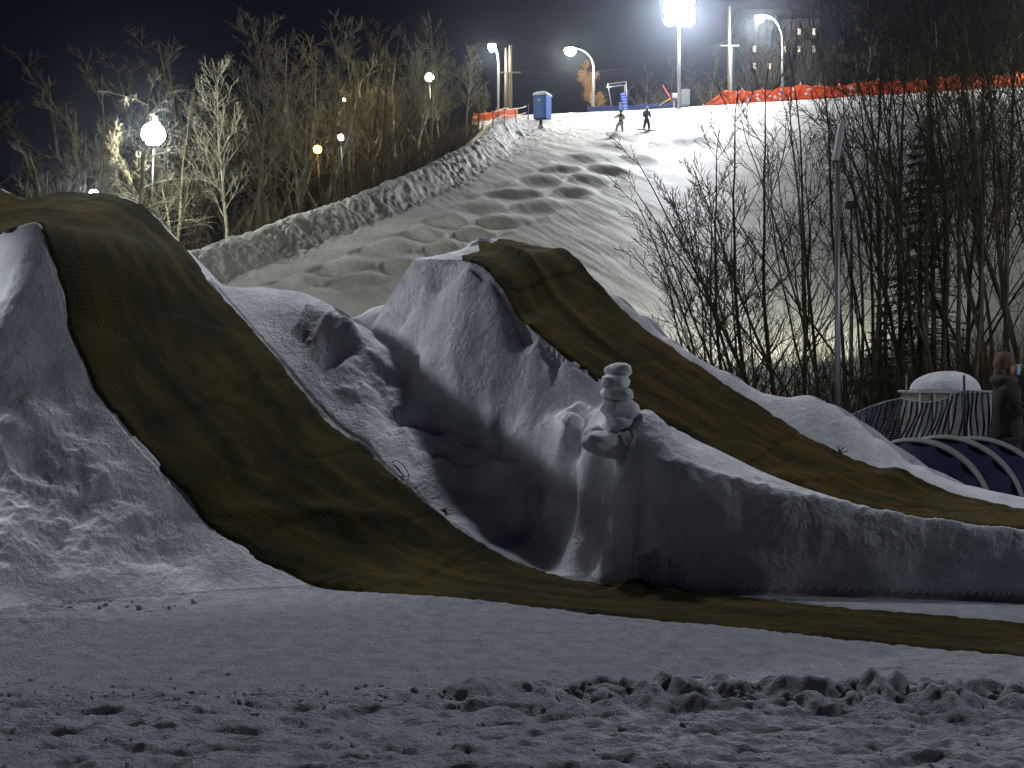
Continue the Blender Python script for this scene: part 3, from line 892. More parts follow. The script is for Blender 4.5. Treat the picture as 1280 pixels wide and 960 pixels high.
# right grove: thin dark stems between the jump and the hill
gk = dict(n1=14, n2=6, n3=4, rmin=.0060, seg=16)
P_GR = [tree_proto('sapling', 201, B_DARK, h=9, r0=.045, spread=.62, clear=.25, wander=.03, lean=(-.05, 0), **gk),
        tree_proto('sapling', 202, B_GREY, h=9, r0=.05, spread=.70, clear=.35, wander=.035, lean=(.06, 0), **gk),
        tree_proto('sapling', 203, B_DARK, h=9, r0=.050, spread=.75, clear=.2, forks=1, wander=.04, **gk),
        tree_proto('sapling', 204, B_GREY, h=9, r0=.056, spread=.6, clear=.4, wander=.025, **gk),
        tree_proto('sapling', 205, B_DARK, h=9, r0=.055, spread=.8, clear=.18, forks=2, wander=.045, **gk),
        tree_proto('sapling', 206, B_GREY, h=9, r0=.046, spread=.65, clear=.3, forks=1, wander=.05, lean=(-.1, 0), **gk)]
P_BUSH = [tree_proto('bush', 211, B_DARK, h=5, r0=.035, spread=1.0, clear=.12, forks=2, wander=.05, lean=(-.22, 0), n1=22, n2=6, n3=4, rmin=.005, upturn=.8),
          tree_proto('bush', 212, B_DARK, h=5, r0=.035, spread=.9, clear=.12, forks=1, wander=.05, lean=(-.12, 0), n1=20, n2=6, n3=4, rmin=.005, upturn=.8)]
def grove_tree(px, ytop, Y, proto, H, label, group, name, wide=1.0, rz=None):
    x = (px - 640) / FPX * Y
    z = ground_z(x, Y); top = EYE + (HOR - ytop) / FPX * Y
    return place_tree(proto, name, x, Y, (top - z) / H, (rng.uniform(-.6, .6) if rz is None else rz), label, 'tree', group, z, wide)
edge_t = [(893, 225, 21, 0), (912, 240, 20, 1), (925, 150, 22, 1), (938, 170, 23, 0), (955, 95, 23, 1), (968, 190, 21, 0), (985, 60, 24, 1)]
for (px, yt, Y, k), lb in zip(edge_t, row_labels(len(edge_t), 'leaning saplings behind the middle mat against the bright slope')):
    grove_tree(px, yt, Y, P_BUSH[k], 5, lb, 'thin dark saplings at the left edge of the right grove', 'sapling')
mid_t = [(1000, 75, 24, 2), (1012, 120, 22, 4), (1024, 30, 25, 0), (1036, 95, 23, 5), (1060, 20, 25, 0), (1072, 70, 22, 2), (1085, 28, 26, 1), (1098, 60, 23, 4),
         (1108, 5, 27, 3), (1122, 40, 24, 2), (1135, 10, 26, 5), (1148, 30, 22, 0)]
for (px, yt, Y, k), lb in zip(mid_t, row_labels(len(mid_t), 'slim dark trees round the silver lamp pole')):
    grove_tree(px, yt, Y, P_GR[k], 9, lb, 'slim dark trees round the silver lamp pole', 'slim_tree')
rt = [(1158, -30, 23, 3), (1170, 0, 25, 1), (1180, -50, 22, 5), (1190, 10, 27, 0), (1199, -40, 24, 3), (1209, -10, 21, 1), (1218, -60, 25, 2), (1227, 0, 23, 3),
      (1236, -30, 26, 4), (1244, -70, 22, 1), (1252, -20, 24, 5), (1260, -50, 27, 3), (1268, 0, 21, 0), (1276, -60, 23, 1), (1285, -30, 25, 3), (1297, -40, 22, 5), (1312, -60, 24, 1)]
for (px, yt, Y, k), lb in zip(rt, row_labels(len(rt), 'tall grey stems in the dense right grove')):
    grove_tree(px, yt, Y, P_GR[k], 9, lb, 'tall grey stems crowding the right side of the grove', 'slim_tree')
for i in range(12):
    px = rng.uniform(1085, 1345); Y = rng.uniform(27, 37)
    grove_tree(px, rng.uniform(-20, 70), Y, P_GR[rng.randrange(6)], 9, 'thin dark tree deep in the right grove behind the tall grey stems',
               'thin dark trees deep in the right grove', 'slim_tree', 1.2, rng.uniform(0, 6.28))
def pl_right(rr):
    px = 860 + 480 * rr.random() ** .7; Y = rr.uniform(19, 36)
    x = (px - 640) / FPX * Y
    return x, Y, ground_z(x, Y)
scrub('undergrowth', 1700, pl_right, .5, 2.4, .008, B_DARK, 8, .30, 'dark thicket of thin stems along the foot of the right grove')

# young spruce in the grove
M_NEEDLE = flat('spruce_needles', (.045, .075, .018), .8, 0, 0, 8, .5)
def spruce(seed, h, base_r):
    rr = random.Random(seed); t = MB(); f = MB()
    t.tube([(0, 0, -.3), (0, 0, h * .5), (0, 0, h)], [.09, .05, .01], 7)
    z = .5
    while z < h * .985:
        k = 1 - z / h
        n = 7 + int(4 * k)
        for j in range(n):
            az = rr.random() * 6.283
            L = base_r * (k ** .8) * rr.uniform(.55, 1.12)
            if L < .05: continue
            d = Vector((math.cos(az), math.sin(az), 0))
            pts = [Vector((0, 0, z)) + d * L * q + Vector((0, 0, -.22 * L * q * q * 1.4 + .06 * L * q)) for q in (0, .35, .7, 1)]
            t.tube(pts, [.014, .011, .008, .004], 3, False)
            side = Vector((-d.y, d.x, 0))
            m = max(5, int(L * 24))
            for i in range(m):
                q = (i + rr.random()) / m
                if q < .12: continue
                c = pts[0].lerp(pts[3], q) + Vector((0, 0, -.15 * L * q * (1 - q)))
                ln = (.10 + .16 * (1 - q)) * rr.uniform(.7, 1.3)
                for sg in (-1, 1):
                    e1 = c + (side * sg * .85 + d * .55) * ln + Vector((0, 0, rr.uniform(-.06, .02)))
                    w = d * .022
                    up = Vector((0, 0, .012))
                    f.quad(c - w, e1 - w * .4 + up, e1 + w * .6, c + w)
        z += .17 + .05 * rr.random()
    return t, f
for px, yt, Y, sd, lb in ((1150, 160, 29, 1, 'young dark green spruce standing among the bare stems of the right grove'),
                          (1100, 365, 27, 2, 'small green spruce half hidden behind stems right of the silver pole')):
    x = (px - 640) / FPX * Y; z = ground_z(x, Y); hh = EYE + (HOR - yt) / FPX * Y - z
    r = empty('spruce_tree', (x, Y, z)); tag(r, lb, 'tree')
    t, f = spruce(sd, hh, hh * .24)
    t.build('trunk', B_DARK, r); f.build('needles', M_NEEDLE, r, smooth=False)

# ------------------------------------------------------------------ the hilltop and its lamps
def hit(px, py, y0=20.0, y1=140.0):
    """where the ray of a pixel first meets the slope"""
    Y = np.linspace(y0, y1, 1200); X = (px - 640.0) / FPX * Y
    zr = EYE + (HOR - py) / FPX * Y
    g = hill(X, Y, False)
    k = np.nonzero(g >= zr)[0]
    i = int(k[0]) if len(k) else int(np.argmax((g - EYE) / Y))
    return Vector((X[i], Y[i], float(hill(X[i:i + 1], Y[i:i + 1])[0])))
def crest(px):
    Y = np.linspace(85, 125, 400); X = (px - 640.0) / FPX * Y
    g = hill(X, Y, False); i = int(np.argmax((g - EYE) / Y))
    return Vector((X[i], Y[i], g[i]))

M_STEEL = flat('galvanised_steel', (.42, .44, .47), .45, .7, .1, 20, .12)
M_WOODPOLE = flat('weathered_pole_wood', (.20, .17, .12), .9, 0, .4, 14, .35)
M_BLACK = flat('black_plastic', (.02, .02, .022), .5, 0, 0, 20, .2)
M_HOUS = flat('lamp_housing', (.10, .10, .10), .5, .3, 0, 20, .2)
M_ORANGE = flat('orange_net', (.85, .20, .045), .7, 0, .6, 5, .35)
def _translucent(m, col, k=.5):
    nt = m.node_tree; b = nt.nodes['Principled BSDF']; out = [n for n in nt.nodes if n.type == 'OUTPUT_MATERIAL'][0]
    t = nt.nodes.new('ShaderNodeBsdfTranslucent'); t.inputs['Color'].default_value = tuple(col) + (1,)
    mx = nt.nodes.new('ShaderNodeMixShader'); mx.inputs[0].default_value = k
    nt.links.new(b.outputs[0], mx.inputs[1]); nt.links.new(t.outputs[0], mx.inputs[2]); nt.links.new(mx.outputs[0], out.inputs['Surface'])
_translucent(M_ORANGE, (.9, .23, .05))
M_NAVY = flat('navy_net', (.015, .025, .12), .7, 0, .4, 9, .4)
M_WHITE = flat('white_paint', (.72, .74, .75), .5, 0, .1, 12, .08)
M_GREYB = flat('grey_cabinet', (.42, .44, .44), .5, .1, .1, 9, .15)
M_BLUEP = flat('blue_plastic', (.02, .09, .42), .45, 0, .1, 9, .2)
M_ROOFP = flat('pale_roof_plastic', (.45, .52, .55), .5, 0, .1, 9, .2)
M_RED = flat('red_paint', (.55, .07, .04), .5, 0, 0, 9, .2)
M_YEL = flat('yellow_paint', (.55, .42, .03), .5, 0, 0, 9, .2)
G_WHITE = glow('floodlight_glass', (.96, .98, 1.0), 90)
G_COOL = glow('street_lamp_glass', (1.0, 1.0, .90), 60)
G_WARM = glow('amber_lamp_glass', (1.0, .42, .05), 14)
G_DIM = glow('yellow_lamp_glass', (1.0, .92, .55), 16)
G_SMALL = glow('small_white_lamp_glass', (.95, 1, .95), 16)

def light(kind, parent, loc, watts, col, size=.2, aim=None, ang=100, blend=.9):
    l = bpy.data.lights.new('lamp_light', kind); l.energy = watts; l.color = col; l.shadow_soft_size = size
    o = bpy.data.objects.new('lamp_light', l); COL.objects.link(o)
    if kind == 'SPOT':
        l.spot_size = R(ang); l.spot_blend = blend
        o.rotation_euler = (Vector(aim) - Vector(loc)).to_track_quat('-Z', 'Y').to_euler()
    o.location = loc
    if parent is not None:
        o.parent = parent; o.matrix_parent_inverse = parent.matrix_world.inverted() if False else Matrix.Translation(-parent.location)
    return o

# the floodlight mast
b = crest(855); b = Vector((14.2, b.y - 2.0, ground_z(14.2, b.y - 2.0)))
top = at(851, 15, b.y)
mast = empty('floodlight_mast', b); tag(mast, 'tall silver mast with the blinding cluster of white floodlights on the hilltop', 'floodlight')
H = top.z - b.z
MB().tube([(0, 0, -.5), (0, 0, H * .5), (0, 0, H + .9)], [.16, .13, .09], 12).build('pole', M_STEEL, mast)
m = MB()
for k in (-.85, 0, .85): m.box((0, -.05, H + k), (2.4, .10, .10))
m.build('crossbar', M_STEEL, mast)
for i in (-1, 0, 1):
    for j in (-1, 0, 1):
        c = Vector((i * .82, -.30, H + j * .80))
        ax = Matrix.Rotation(R(90 + 22), 3, 'X') @ Matrix.Rotation(R(12 * i), 3, 'Y')
        hs = MB().lathe(c, [(.12, -.30), (.30, -.16), (.40, .02), (.42, .06)], 14, ax).build('lamp_head', M_HOUS, mast)
        MB().lathe(c, [(.47, .065), (.40, .18), (.12, .24)], 14, ax).build('glass', G_WHITE, hs)  # oversized bulging domes imitate the glare of the cluster
MB().box((.55, .1, 1.0), (.7, .5, 1.3)).build('control_box', M_GREYB, mast, False, .02)
L_MAIN = light('SPOT', mast, (top.x, top.y - 1.2, top.z), 26000, (.95, .97, 1), .9, (9, 80, 12), 96, 1.0)
light('POINT', mast, (top.x, top.y - 1.1, top.z), 9500, (.92, .95, 1), .9)

def arm_lamp(name, label, px_l, py_l, px_p, Y, col, glass, watts, r=.34, wood=False, group=None):
    """a street lamp with a curved arm; the lamp is px_l,py_l, the pole px_p"""
    xb = (px_p - 640) / FPX * Y; zb = ground_z(xb, Y)
    e_ = empty(name, (xb, Y, zb)); tag(e_, label, 'street lamp', group)
    lp = at(px_l, py_l, Y) - Vector((xb, Y, zb))
    dx = lp.x
    h = lp.z
    if abs(dx) > .25:
        pts = [(0, 0, -.5), (0, 0, h * .45), (0, 0, h * .72)]
        for k in range(1, 9):
            t = k / 8 * math.pi / 2
            pts.append((dx * .85 * (1 - math.cos(t)), 0, h * .72 + (h * .30) * math.sin(t)))
        pts.append((dx * .97, 0, h * 1.03))
    else:
        pts = [(0, 0, -.5), (0, 0, h * .6), (0, 0, h + .1)]
    n = len(pts)
    if wood: pts[-1] = (dx, 0, h - r)
    MB().tube(pts, [.10 - .055 * i / (n - 1) for i in range(n)], 10).build('pole', M_BLACK if wood else M_STEEL, e_)
    ax = Matrix.Rotation(R(180), 3, 'X')  # glass radii below are enlarged to imitate lamp glare
    if wood:
        hd = MB().lathe((dx, 0, h), [(.05, -r - .1), (r * .35, -r), (r * .4, -r * .8)], 14).build('lamp_head', M_HOUS, e_)
        MB().lathe((dx, -.05, h), [(r * math.cos(R(q)), r * math.sin(R(q))) for q in range(-85, 86, 17)], 18).build('glass', glass, hd)
    else:
        hd = MB().lathe((dx, 0, h + .10), [(.05, -.16), (r * .7, -.05), (r * .95, .04)], 14, ax).build('lamp_head', M_HOUS, e_)
        MB().lathe((dx, 0, h + .06), [(r * .93, 0), (r * .98, .14), (r * .85, .36), (r * .4, .55)], 14, ax).build('glass', glass, hd)
    if watts: light('POINT', e_, (xb + dx, Y - (.9 if wood else .3), zb + h - (.1 if wood else .75)), watts, col, .25)
    return e_
arm_lamp('street_lamp', 'straight silver street lamp with a white light left of the paired wooden poles', 615, 57, 623, 100, (1, 1, .95), G_COOL, 1500)
arm_lamp('street_lamp', 'curved-arm street lamp glowing yellowish white above the blue toilet', 713, 62, 742, 107, (1, 1, .8), G_COOL, 3000, .56)
arm_lamp('street_lamp', 'curved-arm silver street lamp behind the orange netting right of the mast', 950, 21, 978, 110, (1, 1, .92), G_COOL, 8000, .46)
arm_lamp('street_lamp', 'unseen curved-arm lamp added to light the right end of the orange netting', 1370, 10, 1395, 101, (1, 1, .9), G_COOL, 9000, .4)  # added out of frame to brighten the far end of the netting
# lamps among the trees on the left
arm_lamp('wood_lamp', 'brightest white lamp in the left wood beside the birch', 192, 168, 190, 60, (.95, 1, .88), G_WHITE, 2800, .58, True)
arm_lamp('wood_lamp', 'white lamp glinting just over the crest of the left jump', 118, 243, 120, 42, (1, 1, .95), G_WHITE, 700, .16, True)
arm_lamp('wood_lamp', 'small amber lamp low among the trees of the left wood', 397, 187, 399, 84, (1, .45, .08), G_WARM, 450, .30, True)
arm_lamp('wood_lamp', 'small white lamp just right of the amber lamp in the left wood', 426, 172, 428, 90, (.95, 1, .95), G_SMALL, 500, .26, True)
arm_lamp('wood_lamp', 'faint yellow lamp high in the left wood above the small white one', 430, 125, 432, 100, (1, .9, .5), G_DIM, 150, .14, True)
arm_lamp('wood_lamp', 'yellow-white lamp shining through the tree top near the slope edge', 537, 97, 539, 96, (1, .95, .6), G_SMALL, 1600, .36, True)

# wooden poles, wires
def wood_pole(px, ytop, Y, r, label, arms=True):
    x = (px - 640) / FPX * Y; z = ground_z(x, Y); h = EYE + (HOR - ytop) / FPX * Y - z
    e_ = empty('utility_pole', (x, Y, z)); tag(e_, label, 'utility pole')
    MB().tube([(0, 0, -.5), (0, 0, h / 2), (0, 0, h)], [r, r * .9, r * .75], 10).build('post', M_WOODPOLE, e_)
    if arms:
        MB().box((0, -.12, h * .62), (1.7, .10, .12)).build('crossarm', M_WOODPOLE, e_, False)
    return e_
wood_pole(632.5, 60, 101, .15, 'darker left pole of the wooden pair beside the straight lamp', False)
wood_pole(638, 57, 100, .17, 'lit right pole of the wooden pair beside the straight lamp')
wood_pole(911.5, 8, 112, .17, 'tall dim wooden pole rising behind the left end of the orange netting')
p0 = at(914.5, 57, 106.5); zb = ground_z(p0.x, 106.5)
o = MB().tube([(p0.x, 106.5, zb - .3), (p0.x, 106.5, p0.z)], [.06, .05], 8).build('marker_pole', M_STEEL)
tag(o, 'thin pale metal pole in front of the tall wooden pole at the netting', 'pole')
def wire(name, a, b_, sag, r, label):
    pts = [a.lerp(b_, k / 16) - Vector((0, 0, sag * 4 * (k / 16) * (1 - k / 16))) for k in range(17)]
    tag(MB().tube(pts, r, 5).build(name, M_BLACK), label, 'cable')
wire('power_cable', at(638, 88, 100), at(911, 50, 112), 1.2, .022, 'sagging dark cable strung between the two wooden pole spots')

# rope fence by the toilet, on posts
rf = empty('rope_fence', hit(630, 160)); tag(rf, 'low rope fence with leaning posts running left of the blue toilet', 'fence')
base = rf.location.copy()
fp = [(590, 166), (603, 163), (616, 160), (630, 157), (646, 154), (660, 151)]
tops = []
for i, (px, py) in enumerate(fp):
    g = hit(px, py)
    t = g + Vector((rng.uniform(-.2, .2), 0, 1.35))
    tops.append(t)
    MB().tube([g - base - Vector((0, 0, .2)), t - base], [.05, .04], 6).build('post', M_WOODPOLE, rf)
pts = []
for i in range(len(tops) - 1):
    for k in range(5):
        q = k / 5; pts.append(tops[i].lerp(tops[i + 1], q) - base - Vector((0, 0, .1 + .35 * q * (1 - q))))
MB().tube(pts, .03, 5).build('rope', M_WHITE, rf)
MB().tube([p - Vector((0, 0, .5)) for p in pts], .025, 5).build('rope', M_WHITE, rf)

def net(name, label, pts, h0, mat, seed, posts=8, lean=.0, rag=.12, group=None):
    """plastic safety netting sagging between posts, following ground points"""
    e_ = empty(name, pts[0]); tag(e_, label, 'netting', group)
    P = [p - pts[0] for p in pts]
    n = len(P); NR = 9
    v = []; f = []
    for i, p in enumerate(P):
        hh = h0[i] if isinstance(h0, list) else h0
        s = abs(math.sin(i * math.pi / posts))
        for k in range(NR):
            q = k / (NR - 1)
            y = rag * float(pn(np.array([i * .37]), np.array([q * 3.1]), seed)[0]) * 2 - lean * q * q * .5
            z = hh * q * (1 - .14 * s * q) + .09 * float(pn(np.array([i * .5]), np.array([q * 2.0 + 9]), seed)[0]) * q
            v.append(p + Vector((0, y, z)))
    for i in range(n - 1):
        for k in range(NR - 1):
            a = i * NR + k; f.append((a, a + NR, a + NR + 1, a + 1))
    o = link_mesh('net', v, f, mat, e_)
    so = o.modifiers.new('thick', 'SOLIDIFY'); so.thickness = .015
    for i in range(0, n, posts):
        hh = h0[i] if isinstance(h0, list) else h0
        MB().tube([P[i] + Vector((0, .06, -.3)), P[i] + Vector((0, .06, hh + .15))], .035, 6).build('post', M_STEEL if mat is not M_NAVY else M_BLACK, e_)
    return e_
pts = []; hs = []
for i in range(150):
    px = 880 + (1400 - 880) * i / 149
    c = crest(px); c.y += .4
    c.z = ground_z(c.x, c.y)
    pts.append(c); hs.append(1.25 * min(1, (px - 880) / 26 + .03) * (1 + .10 * math.sin(i * .23)))
net('orange_netting', 'bright orange safety netting sagging along the hilltop to the right', pts, hs, M_ORANGE, 4, 7, .2, .10)
pts = [crest(px) + Vector((0, .4, 0)) for px in np.linspace(735, 848, 50)]
net('navy_netting', 'low dark blue netting along the crest between toilet and mast', pts, .62, M_NAVY, 8, 10, 0, .05)
pts = [hit(px, py) + Vector((0, .3, 0)) for px, py in [(592 + k * 2.4, 153 - k * .25) for k in range(24)]]
net('orange_netting', 'short piece of orange netting low by the paired wooden poles', pts, .85, M_ORANGE, 12, 6, .2, .1)
# thrown snow stuck on the netting
sn = MB()
rr = random.Random(4)
for i in range(30):
    px = rr.uniform(935, 1080) if i % 3 else rr.uniform(905, 1260)
    c = crest(px); q = rr.random()
    c = c + Vector((0, .25, .15 + .95 * q))
    sn.lathe(c, [(.02, -.10), (.10 + .12 * rr.random(), -.03), (.10 + .08 * rr.random(), .05), (.02, .11)], 7,
             Matrix.Rotation(rr.uniform(-1, 1), 3, 'Y'))
tag(sn.build('clinging_snow', M_ICE), 'white snow clots stuck all over the orange netting', 'snow', kind='stuff')

# portable toilet
g = hit(678, 150); t = empty('portable_toilet', g, (0, 0, R(-24))); tag(t, 'blue portable toilet with a pale domed roof at the crest', 'toilet')
MB().box((0, 0, .92), (1.15, 1.15, 1.95)).build('cabin', M_BLUEP, t, False, .04)
r_ = MB(); b0 = []
for k, (w, z) in enumerate(((.62, 1.86), (.64, 1.95), (.56, 2.08), (.36, 2.20), (.05, 2.25))):
    b0.append([len(r_.v) + i for i in range(4)])
    r_.v += [Vector((-w, -w, z)), Vector((w, -w, z)), Vector((w, w, z)), Vector((-w, w, z))]
for a_, c_ in zip(b0, b0[1:]):
    for i in range(4): r_.f.append((a_[i], a_[(i + 1) % 4], c_[(i + 1) % 4], c_[i]))
r_.f.append(tuple(b0[-1])); r_.f.append(tuple(reversed(b0[0])))
r_.build('roof', M_ROOFP, t, False, .02)
d_ = MB().box((0, -.59, .95), (.72, .04, 1.7)).build('door', flat('door_blue', (.03, .13, .5), .45, 0, 0, 8, .15), t, False, .01)
MB().box((.28, -.62, 1.0), (.06, .03, .16)).build('handle', M_BLACK, d_, False)
MB().box((-.05, -.62, 1.45), (.26, .012, .16)).build('notice', flat('notice_green', (.25, .55, .22), .5), d_, False)
g = hit(676, 161)
e_ = empty('marker_post', g); tag(e_, 'short black marker with a white base standing in snow below the toilet', 'marker')
MB().box((0, 0, .55), (.22, .10, .62)).build('panel', M_BLACK, e_, False, .02)
MB().box((0, 0, .08), (.40, .30, .34)).build('base', M_WHITE, e_, False, .04)

# frame with a leaning banner
c = crest(772) + Vector((0, .8, -.1))
e_ = empty('start_frame', c); tag(e_, 'thin pipe frame standing on the crest behind the lower skier', 'frame')
s_ = c.y / FPX
a = [at(765.5, 140, c.y) - c, at(760, 105, c.y) - c, at(782.5, 102, c.y) - c, at(784, 140, c.y) - c]
MB().tube(a, .055, 6).build('pipe', M_STEEL, e_)
MB().tube([a[1] + Vector((0, 1.2, 0)), a[2] + Vector((0, 1.2, 0)), a[3] + Vector((0, 1.2, 0))], .05, 6).build('pipe', M_STEEL, e_)
c = crest(783) + Vector((0, .2, 0))
e_ = empty('banner', c, (0, R(-11), 0)); tag(e_, 'tilted blue banner with white lettering beside the pipe frame', 'banner')
MB().box((0, 0, .75), (.52, .03, 1.75)).build('cloth', flat('banner_blue', (.02, .08, .5), .6), e_, False)
lt = MB()
for k, g_ in enumerate(('T', 'I', 'L', 'L', 'E', 'R')):
    z = 1.50 - k * .26
    for (x0, z0, w, h) in {'T': ((.13, 0, .05, .17), (0, 0, .30, .05)), 'I': ((0, 0, .30, .05),), 'L': ((0, .06, .30, .05), (.13, 0, .05, .14)),
                           'E': ((0, .05, .28, .05), (0, -.05, .28, .04), (-.12, 0, .04, .15)), 'R': ((0, .05, .26, .05), (.10, -.03, .05, .14), (-.08, -.03, .05, .14))}[g_]:
        lt.box((x0 - .02, -.022, z + z0), (w, .012, h))
lt.build('lettering', M_WHITE, e_, False)
c = crest(778) + Vector((0, .3, 0))
e_ = empty('notice_board', c, (0, R(-6), 0)); tag(e_, 'small pale striped board leaning low left of the blue banner', 'board')
MB().box((0, 0, .45), (.40, .03, .75)).build('panel', flat('pale_blue_board', (.35, .42, .6), .6), e_, False)
lt = MB()
for k in range(4): lt.box((0, -.02, .18 + k * .18), (.30, .01, .05))
lt.build('stripe', M_NAVY, e_, False)
# leaning poles and cabinet near the mast
a, b_ = at(828, 106, 104), at(841, 128, 103)
tag(MB().tube([a, b_], .06, 6).build('leaning_pole', M_RED), 'red pole leaning left of the mast foot', 'pole')
a, b_ = at(824, 132, 103), at(838, 123, 103)
tag(MB().tube([a, b_], .05, 6).build('leaning_pole', M_YEL), 'short yellow pole lying slanted under the red pole', 'pole')
g = crest(850) + Vector((-.1, -.3, 0)); g.z = ground_z(g.x, g.y)
e_ = empty('electrical_stand', g); tag(e_, 'pale grey switch boxes on a stand at the mast foot', 'cabinet')
m = MB()
for x in (-.45, -.05, .35): m.box((x, 0, .35), (.14, .14, .95))
m.build('leg', M_GREYB, e_, False)
MB().box((-.12, -.02, 1.02), (1.0, .35, .42)).build('box', M_WHITE, e_, False, .03)
MB().box((.33, -.04, .5), (.34, .3, .6)).build('box', M_GREYB, e_, False, .03)

# the house with lit windows behind the hilltop trees
G_WIN = glow('lit_window', (1.0, .52, .12), .55)
h0 = Vector(((972 - 640) / FPX * 124, 124, ground_z((972 - 640) / FPX * 124, 124)))
e_ = empty('house', h0); tag(e_, 'dark house with rows of lit yellow windows behind the hilltop trees', 'house')
MB().box((0, 0, 4.8), (7.6, 6, 10.4)).build('wall', flat('dark_siding', (.012, .011, .010), .9), e_, False)
r_ = MB(); r_.v += [Vector(p) for p in ((-4.2, -3.4, 10.0), (4.2, -3.4, 10.0), (4.2, 3.4, 10.0), (-4.2, 3.4, 10.0), (-4.2, 0, 12.0), (4.2, 0, 12.0))]
r_.f += [(0, 1, 5, 4), (2, 3, 4, 5), (0, 4, 3), (1, 2, 5), (3, 2, 1, 0)]
r_.build('roof', M_BLACK, e_, False)
for ix in range(5):
    for iz in range(3):
        if (ix, iz) in ((2, 0), (1, 2), (4, 0), (0, 2), (2, 2), (3, 0), (1, 1)): continue
        w = MB().box((-3.0 + ix * 1.5, -3.02, 5.3 + iz * 1.75), (.30, .06, .62)).build('window', G_WIN, e_, False)

# tree with orange sodium light painted into its leaf colour
t_, b_ = bare_tree(301, h=6.2, r0=.12, n1=18, n2=6, n3=3, spread=1.0, rmin=.02, clear=.15, forks=2)
Y = 114; x = (742 - 640) / FPX * Y
e_ = empty('orange_lit_tree', (x, Y, ground_z(x, Y))); tag(e_, 'tree with orange lamplight painted into its leaves behind the curved lamp above the toilet', 'tree')
t_.build('trunk', B_TAN, e_)
bo = b_.build('branches', B_TAN, e_)
lf = MB(); rr = random.Random(2)
for q in rr.sample(b_.v, 2600):
    c = q + Vector((rr.gauss(0, .12), rr.gauss(0, .12), rr.gauss(0, .12)))
    u_ = Vector((rr.gauss(0, 1), rr.gauss(0, 1), rr.gauss(0, 1))).normalized() * .07; w_ = u_.orthogonal().normalized() * .05
    lf.quad(c - u_, c + w_, c + u_, c - w_)
lf.build('leaves', flat('sodium_lit_leaves', (.38, .17, .04), .8, 0, 0, 3, .4), e_, smooth=False)

# ------------------------------------------------------------------ people on the slope
def skin(name, V, E, Rr, mat, parent, sub=2):
    me = bpy.data.meshes.new(name); me.from_pydata([tuple(v) for v in V], E, [])
    o = bpy.data.objects.new(name, me); COL.objects.link(o); o.parent = parent
    me.materials.append(mat)
    o.modifiers.new('skin', 'SKIN')
    sk = me.skin_vertices[0].data
    for i, r in enumerate(Rr):
        sk[i].radius = r if isinstance(r, tuple) else (r, r)
        sk[i].use_root = (i == 0)
    s = o.modifiers.new('sub', 'SUBSURF'); s.levels = sub; s.render_levels = sub
    return o
def small_person(e_, J, body, pants, top):
    """distant figure: one continuous body with jacket, trousers and helmet as clothing"""
    V = [J[k] for k in ('pelvis', 'chest', 'neck', 'head', 'crown', 'ls', 'le', 'lh', 'rs', 're', 'rh', 'lk', 'la', 'lt', 'rk', 'ra', 'rt')]
    E = [(0, 1), (1, 2), (2, 3), (3, 4), (1, 5), (5, 6), (6, 7), (1, 8), (8, 9), (9, 10), (0, 11), (11, 12), (12, 13), (0, 14), (14, 15), (15, 16)]
    skin('body', V, E, [.14, .16, .06, .10, .085, .08, .055, .045, .08, .055, .045, .085, .06, .05, .085, .06, .05], body, e_)
    skin('jacket', [V[0], V[1], V[5], V[6], V[7], V[8], V[9], V[10]], [(0, 1), (1, 2), (2, 3), (3, 4), (1, 5), (5, 6), (6, 7)],
         [.19, .20, .11, .085, .07, .11, .085, .07], top, e_)
    skin('trousers', [V[0], V[11], V[12], V[14], V[15]], [(0, 1), (1, 2), (0, 3), (3, 4)], [.18, .12, .09, .12, .09], pants, e_)
M_SKIN = flat('skin', (.45, .27, .19), .6, 0, 0, 9, .1)
M_DK = flat('dark_clothes', (.025, .028, .035), .8, 0, 0, 9, .3)
M_LIME = flat('lime_clothes', (.50, .62, .30), .8, 0, 0, 9, .2)
M_PALEC = flat('pale_trousers', (.62, .66, .58), .8, 0, 0, 9, .1)
M_SLATE = flat('slate_jacket', (.07, .085, .10), .8, 0, 0, 9, .3)
g = hit(808, 163)
e_ = empty('person', g, (0, 0, R(12))); tag(e_, 'snowboarder in dark clothes standing upright on a board on the upper slope', 'person')
J = {k: Vector(v) for k, v in dict(pelvis=(0, 0, .98), chest=(.03, 0, 1.36), neck=(.04, 0, 1.54), head=(.04, -.02, 1.66), crown=(.04, -.01, 1.76),
     ls=(-.17, 0, 1.42), le=(-.26, -.03, 1.16), lh=(-.17, -.14, 1.0), rs=(.22, 0, 1.42), re=(.30, -.02, 1.16), rh=(.24, -.10, .95),
     lk=(-.14, -.08, .55), la=(-.20, 0, .14), lt=(-.20, -.14, .07), rk=(.16, -.08, .55), ra=(.20, 0, .14), rt=(.20, -.14, .07)).items()}
small_person(e_, J, M_DK, M_DK, M_SLATE)
MB().lathe((.04, -.01, 1.66), [(.12, -.02), (.135, .05), (.12, .12), (.06, .17), (.01, .18)], 14).build('helmet', M_GREYB, e_)
